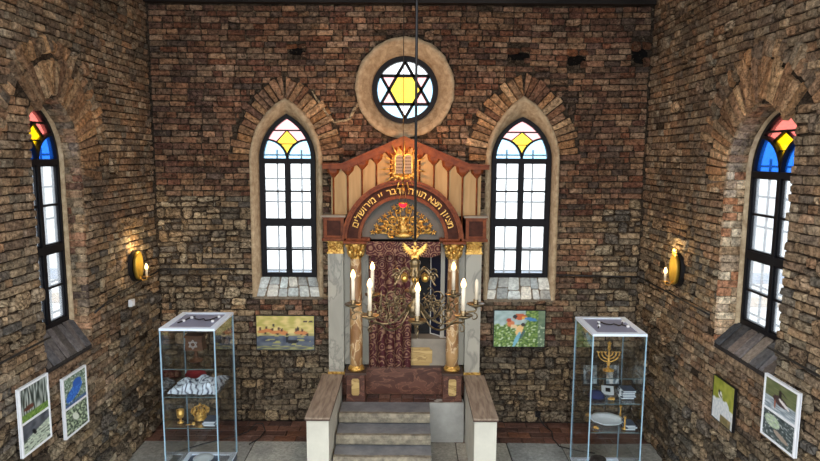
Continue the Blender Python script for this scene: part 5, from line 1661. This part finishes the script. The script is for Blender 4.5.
tag(MB().ball((1.862, -1.46, RS[2] + .014), .018, 8, (1.4, .8, .8)).ball((1.88, -1.47, RS[2] + .01), .011, 8).build('brooch', M['gold']), 'small gilt ornament before the white platter at the left front', 'ornament')
t = thing('felt_hat', 'dark felt hat on the floor of the right case', 'hat', (2.0, -1.16, .0765))
MB().lathe([(.12, 0), (.125, .004), (.12, .008), (.08, .010)], (2.0, -1.16, .0765), 22).build('brim', M['darkhat'], t)
MB().lathe([(.085, .008), (.085, .05), (.075, .09), (.05, .10), (.01, .095)], (2.0, -1.16, .0765), 22).build('crown', M['darkhat'], t)

# ------------------------------------------------------------------ light
w = bpy.data.worlds.new('sky'); bpy.context.scene.world = w; w.use_nodes = True
bg = w.node_tree.nodes['Background']
bg.inputs['Color'].default_value = (0.90, 0.95, 1.0, 1)
bg.inputs['Strength'].default_value = 1.0
wt = w.node_tree
tcw = wt.nodes.new('ShaderNodeTexCoord'); sx_ = wt.nodes.new('ShaderNodeSeparateXYZ'); rw = wt.nodes.new('ShaderNodeValToRGB')
wt.links.new(tcw.outputs['Generated'], sx_.inputs[0]); wt.links.new(sx_.outputs['Z'], rw.inputs['Fac'])
rw.color_ramp.elements[0].position = 0.0; rw.color_ramp.elements[0].color = (1.35, 1.38, 1.42, 1)
rw.color_ramp.elements[1].position = 1.0; rw.color_ramp.elements[1].color = (3.6, 3.7, 3.85, 1)
wt.links.new(rw.outputs['Color'], bg.inputs['Color'])
def area(name, loc, rot, sx, sy, e, col=(1, 1, 1)):
    l = bpy.data.lights.new(name, 'AREA'); l.shape = 'RECTANGLE'; l.size = sx; l.size_y = sy; l.energy = e; l.color = col
    o = bpy.data.objects.new(name, l); COL.objects.link(o); o.location = loc; o.rotation_euler = rot
    return o
# warm lamp tucked behind the tablets of the gable
l = bpy.data.lights.new('gable_lamp', 'POINT'); l.energy = 1.0; l.color = (1, .46, .10); l.shadow_soft_size = .03
lo = bpy.data.objects.new('gable_lamp', l); COL.objects.link(lo); lo.location = (XC - .015, -.35, 3.06)

l = bpy.data.lights.new('gable_glow_fill', 'POINT'); l.energy = 13; l.color = (1, .42, .09); l.shadow_soft_size = .04  # extra unseen light added to spread the orange glow over the gable
lo = bpy.data.objects.new('gable_glow_fill', l); COL.objects.link(lo); lo.location = (XC - .015, -.95, 3.22)
# ------------------------------------------------------------------ camera
cam = bpy.data.cameras.new('camera'); co = bpy.data.objects.new('camera', cam); COL.objects.link(co)
Rm = ((0.9999797019676278, 0.0015973972252959897, 0.0061679798020770876), (0.0063171630596150444, -0.12244252396589948, -0.9924555011564692), (-0.000830122649040077, 0.9924743203967369, -0.12245012964232747))
right, down, fwd = V3(Rm[0]), V3(Rm[1]), V3(Rm[2])
mw = Matrix((( right.x, -down.x, -fwd.x, 0.13316245), (right.y, -down.y, -fwd.y, -6.8), (right.z, -down.z, -fwd.z, 3.11674494), (0, 0, 0, 1)))
co.matrix_world = mw
cam.sensor_fit = 'HORIZONTAL'; cam.sensor_width = 36.0; cam.lens = 603.28 / 820 * 36.0
cam.clip_start = .05; cam.clip_end = 200
sc = bpy.context.scene
sc.camera = co
sc.view_settings.view_transform = 'Standard'; sc.view_settings.look = 'None'; sc.view_settings.gamma = 1.0
sc.view_settings.use_curve_mapping = False
sc.view_settings.exposure = 1.0
sc.cycles.max_bounces = 10; sc.cycles.transparent_max_bounces = 24
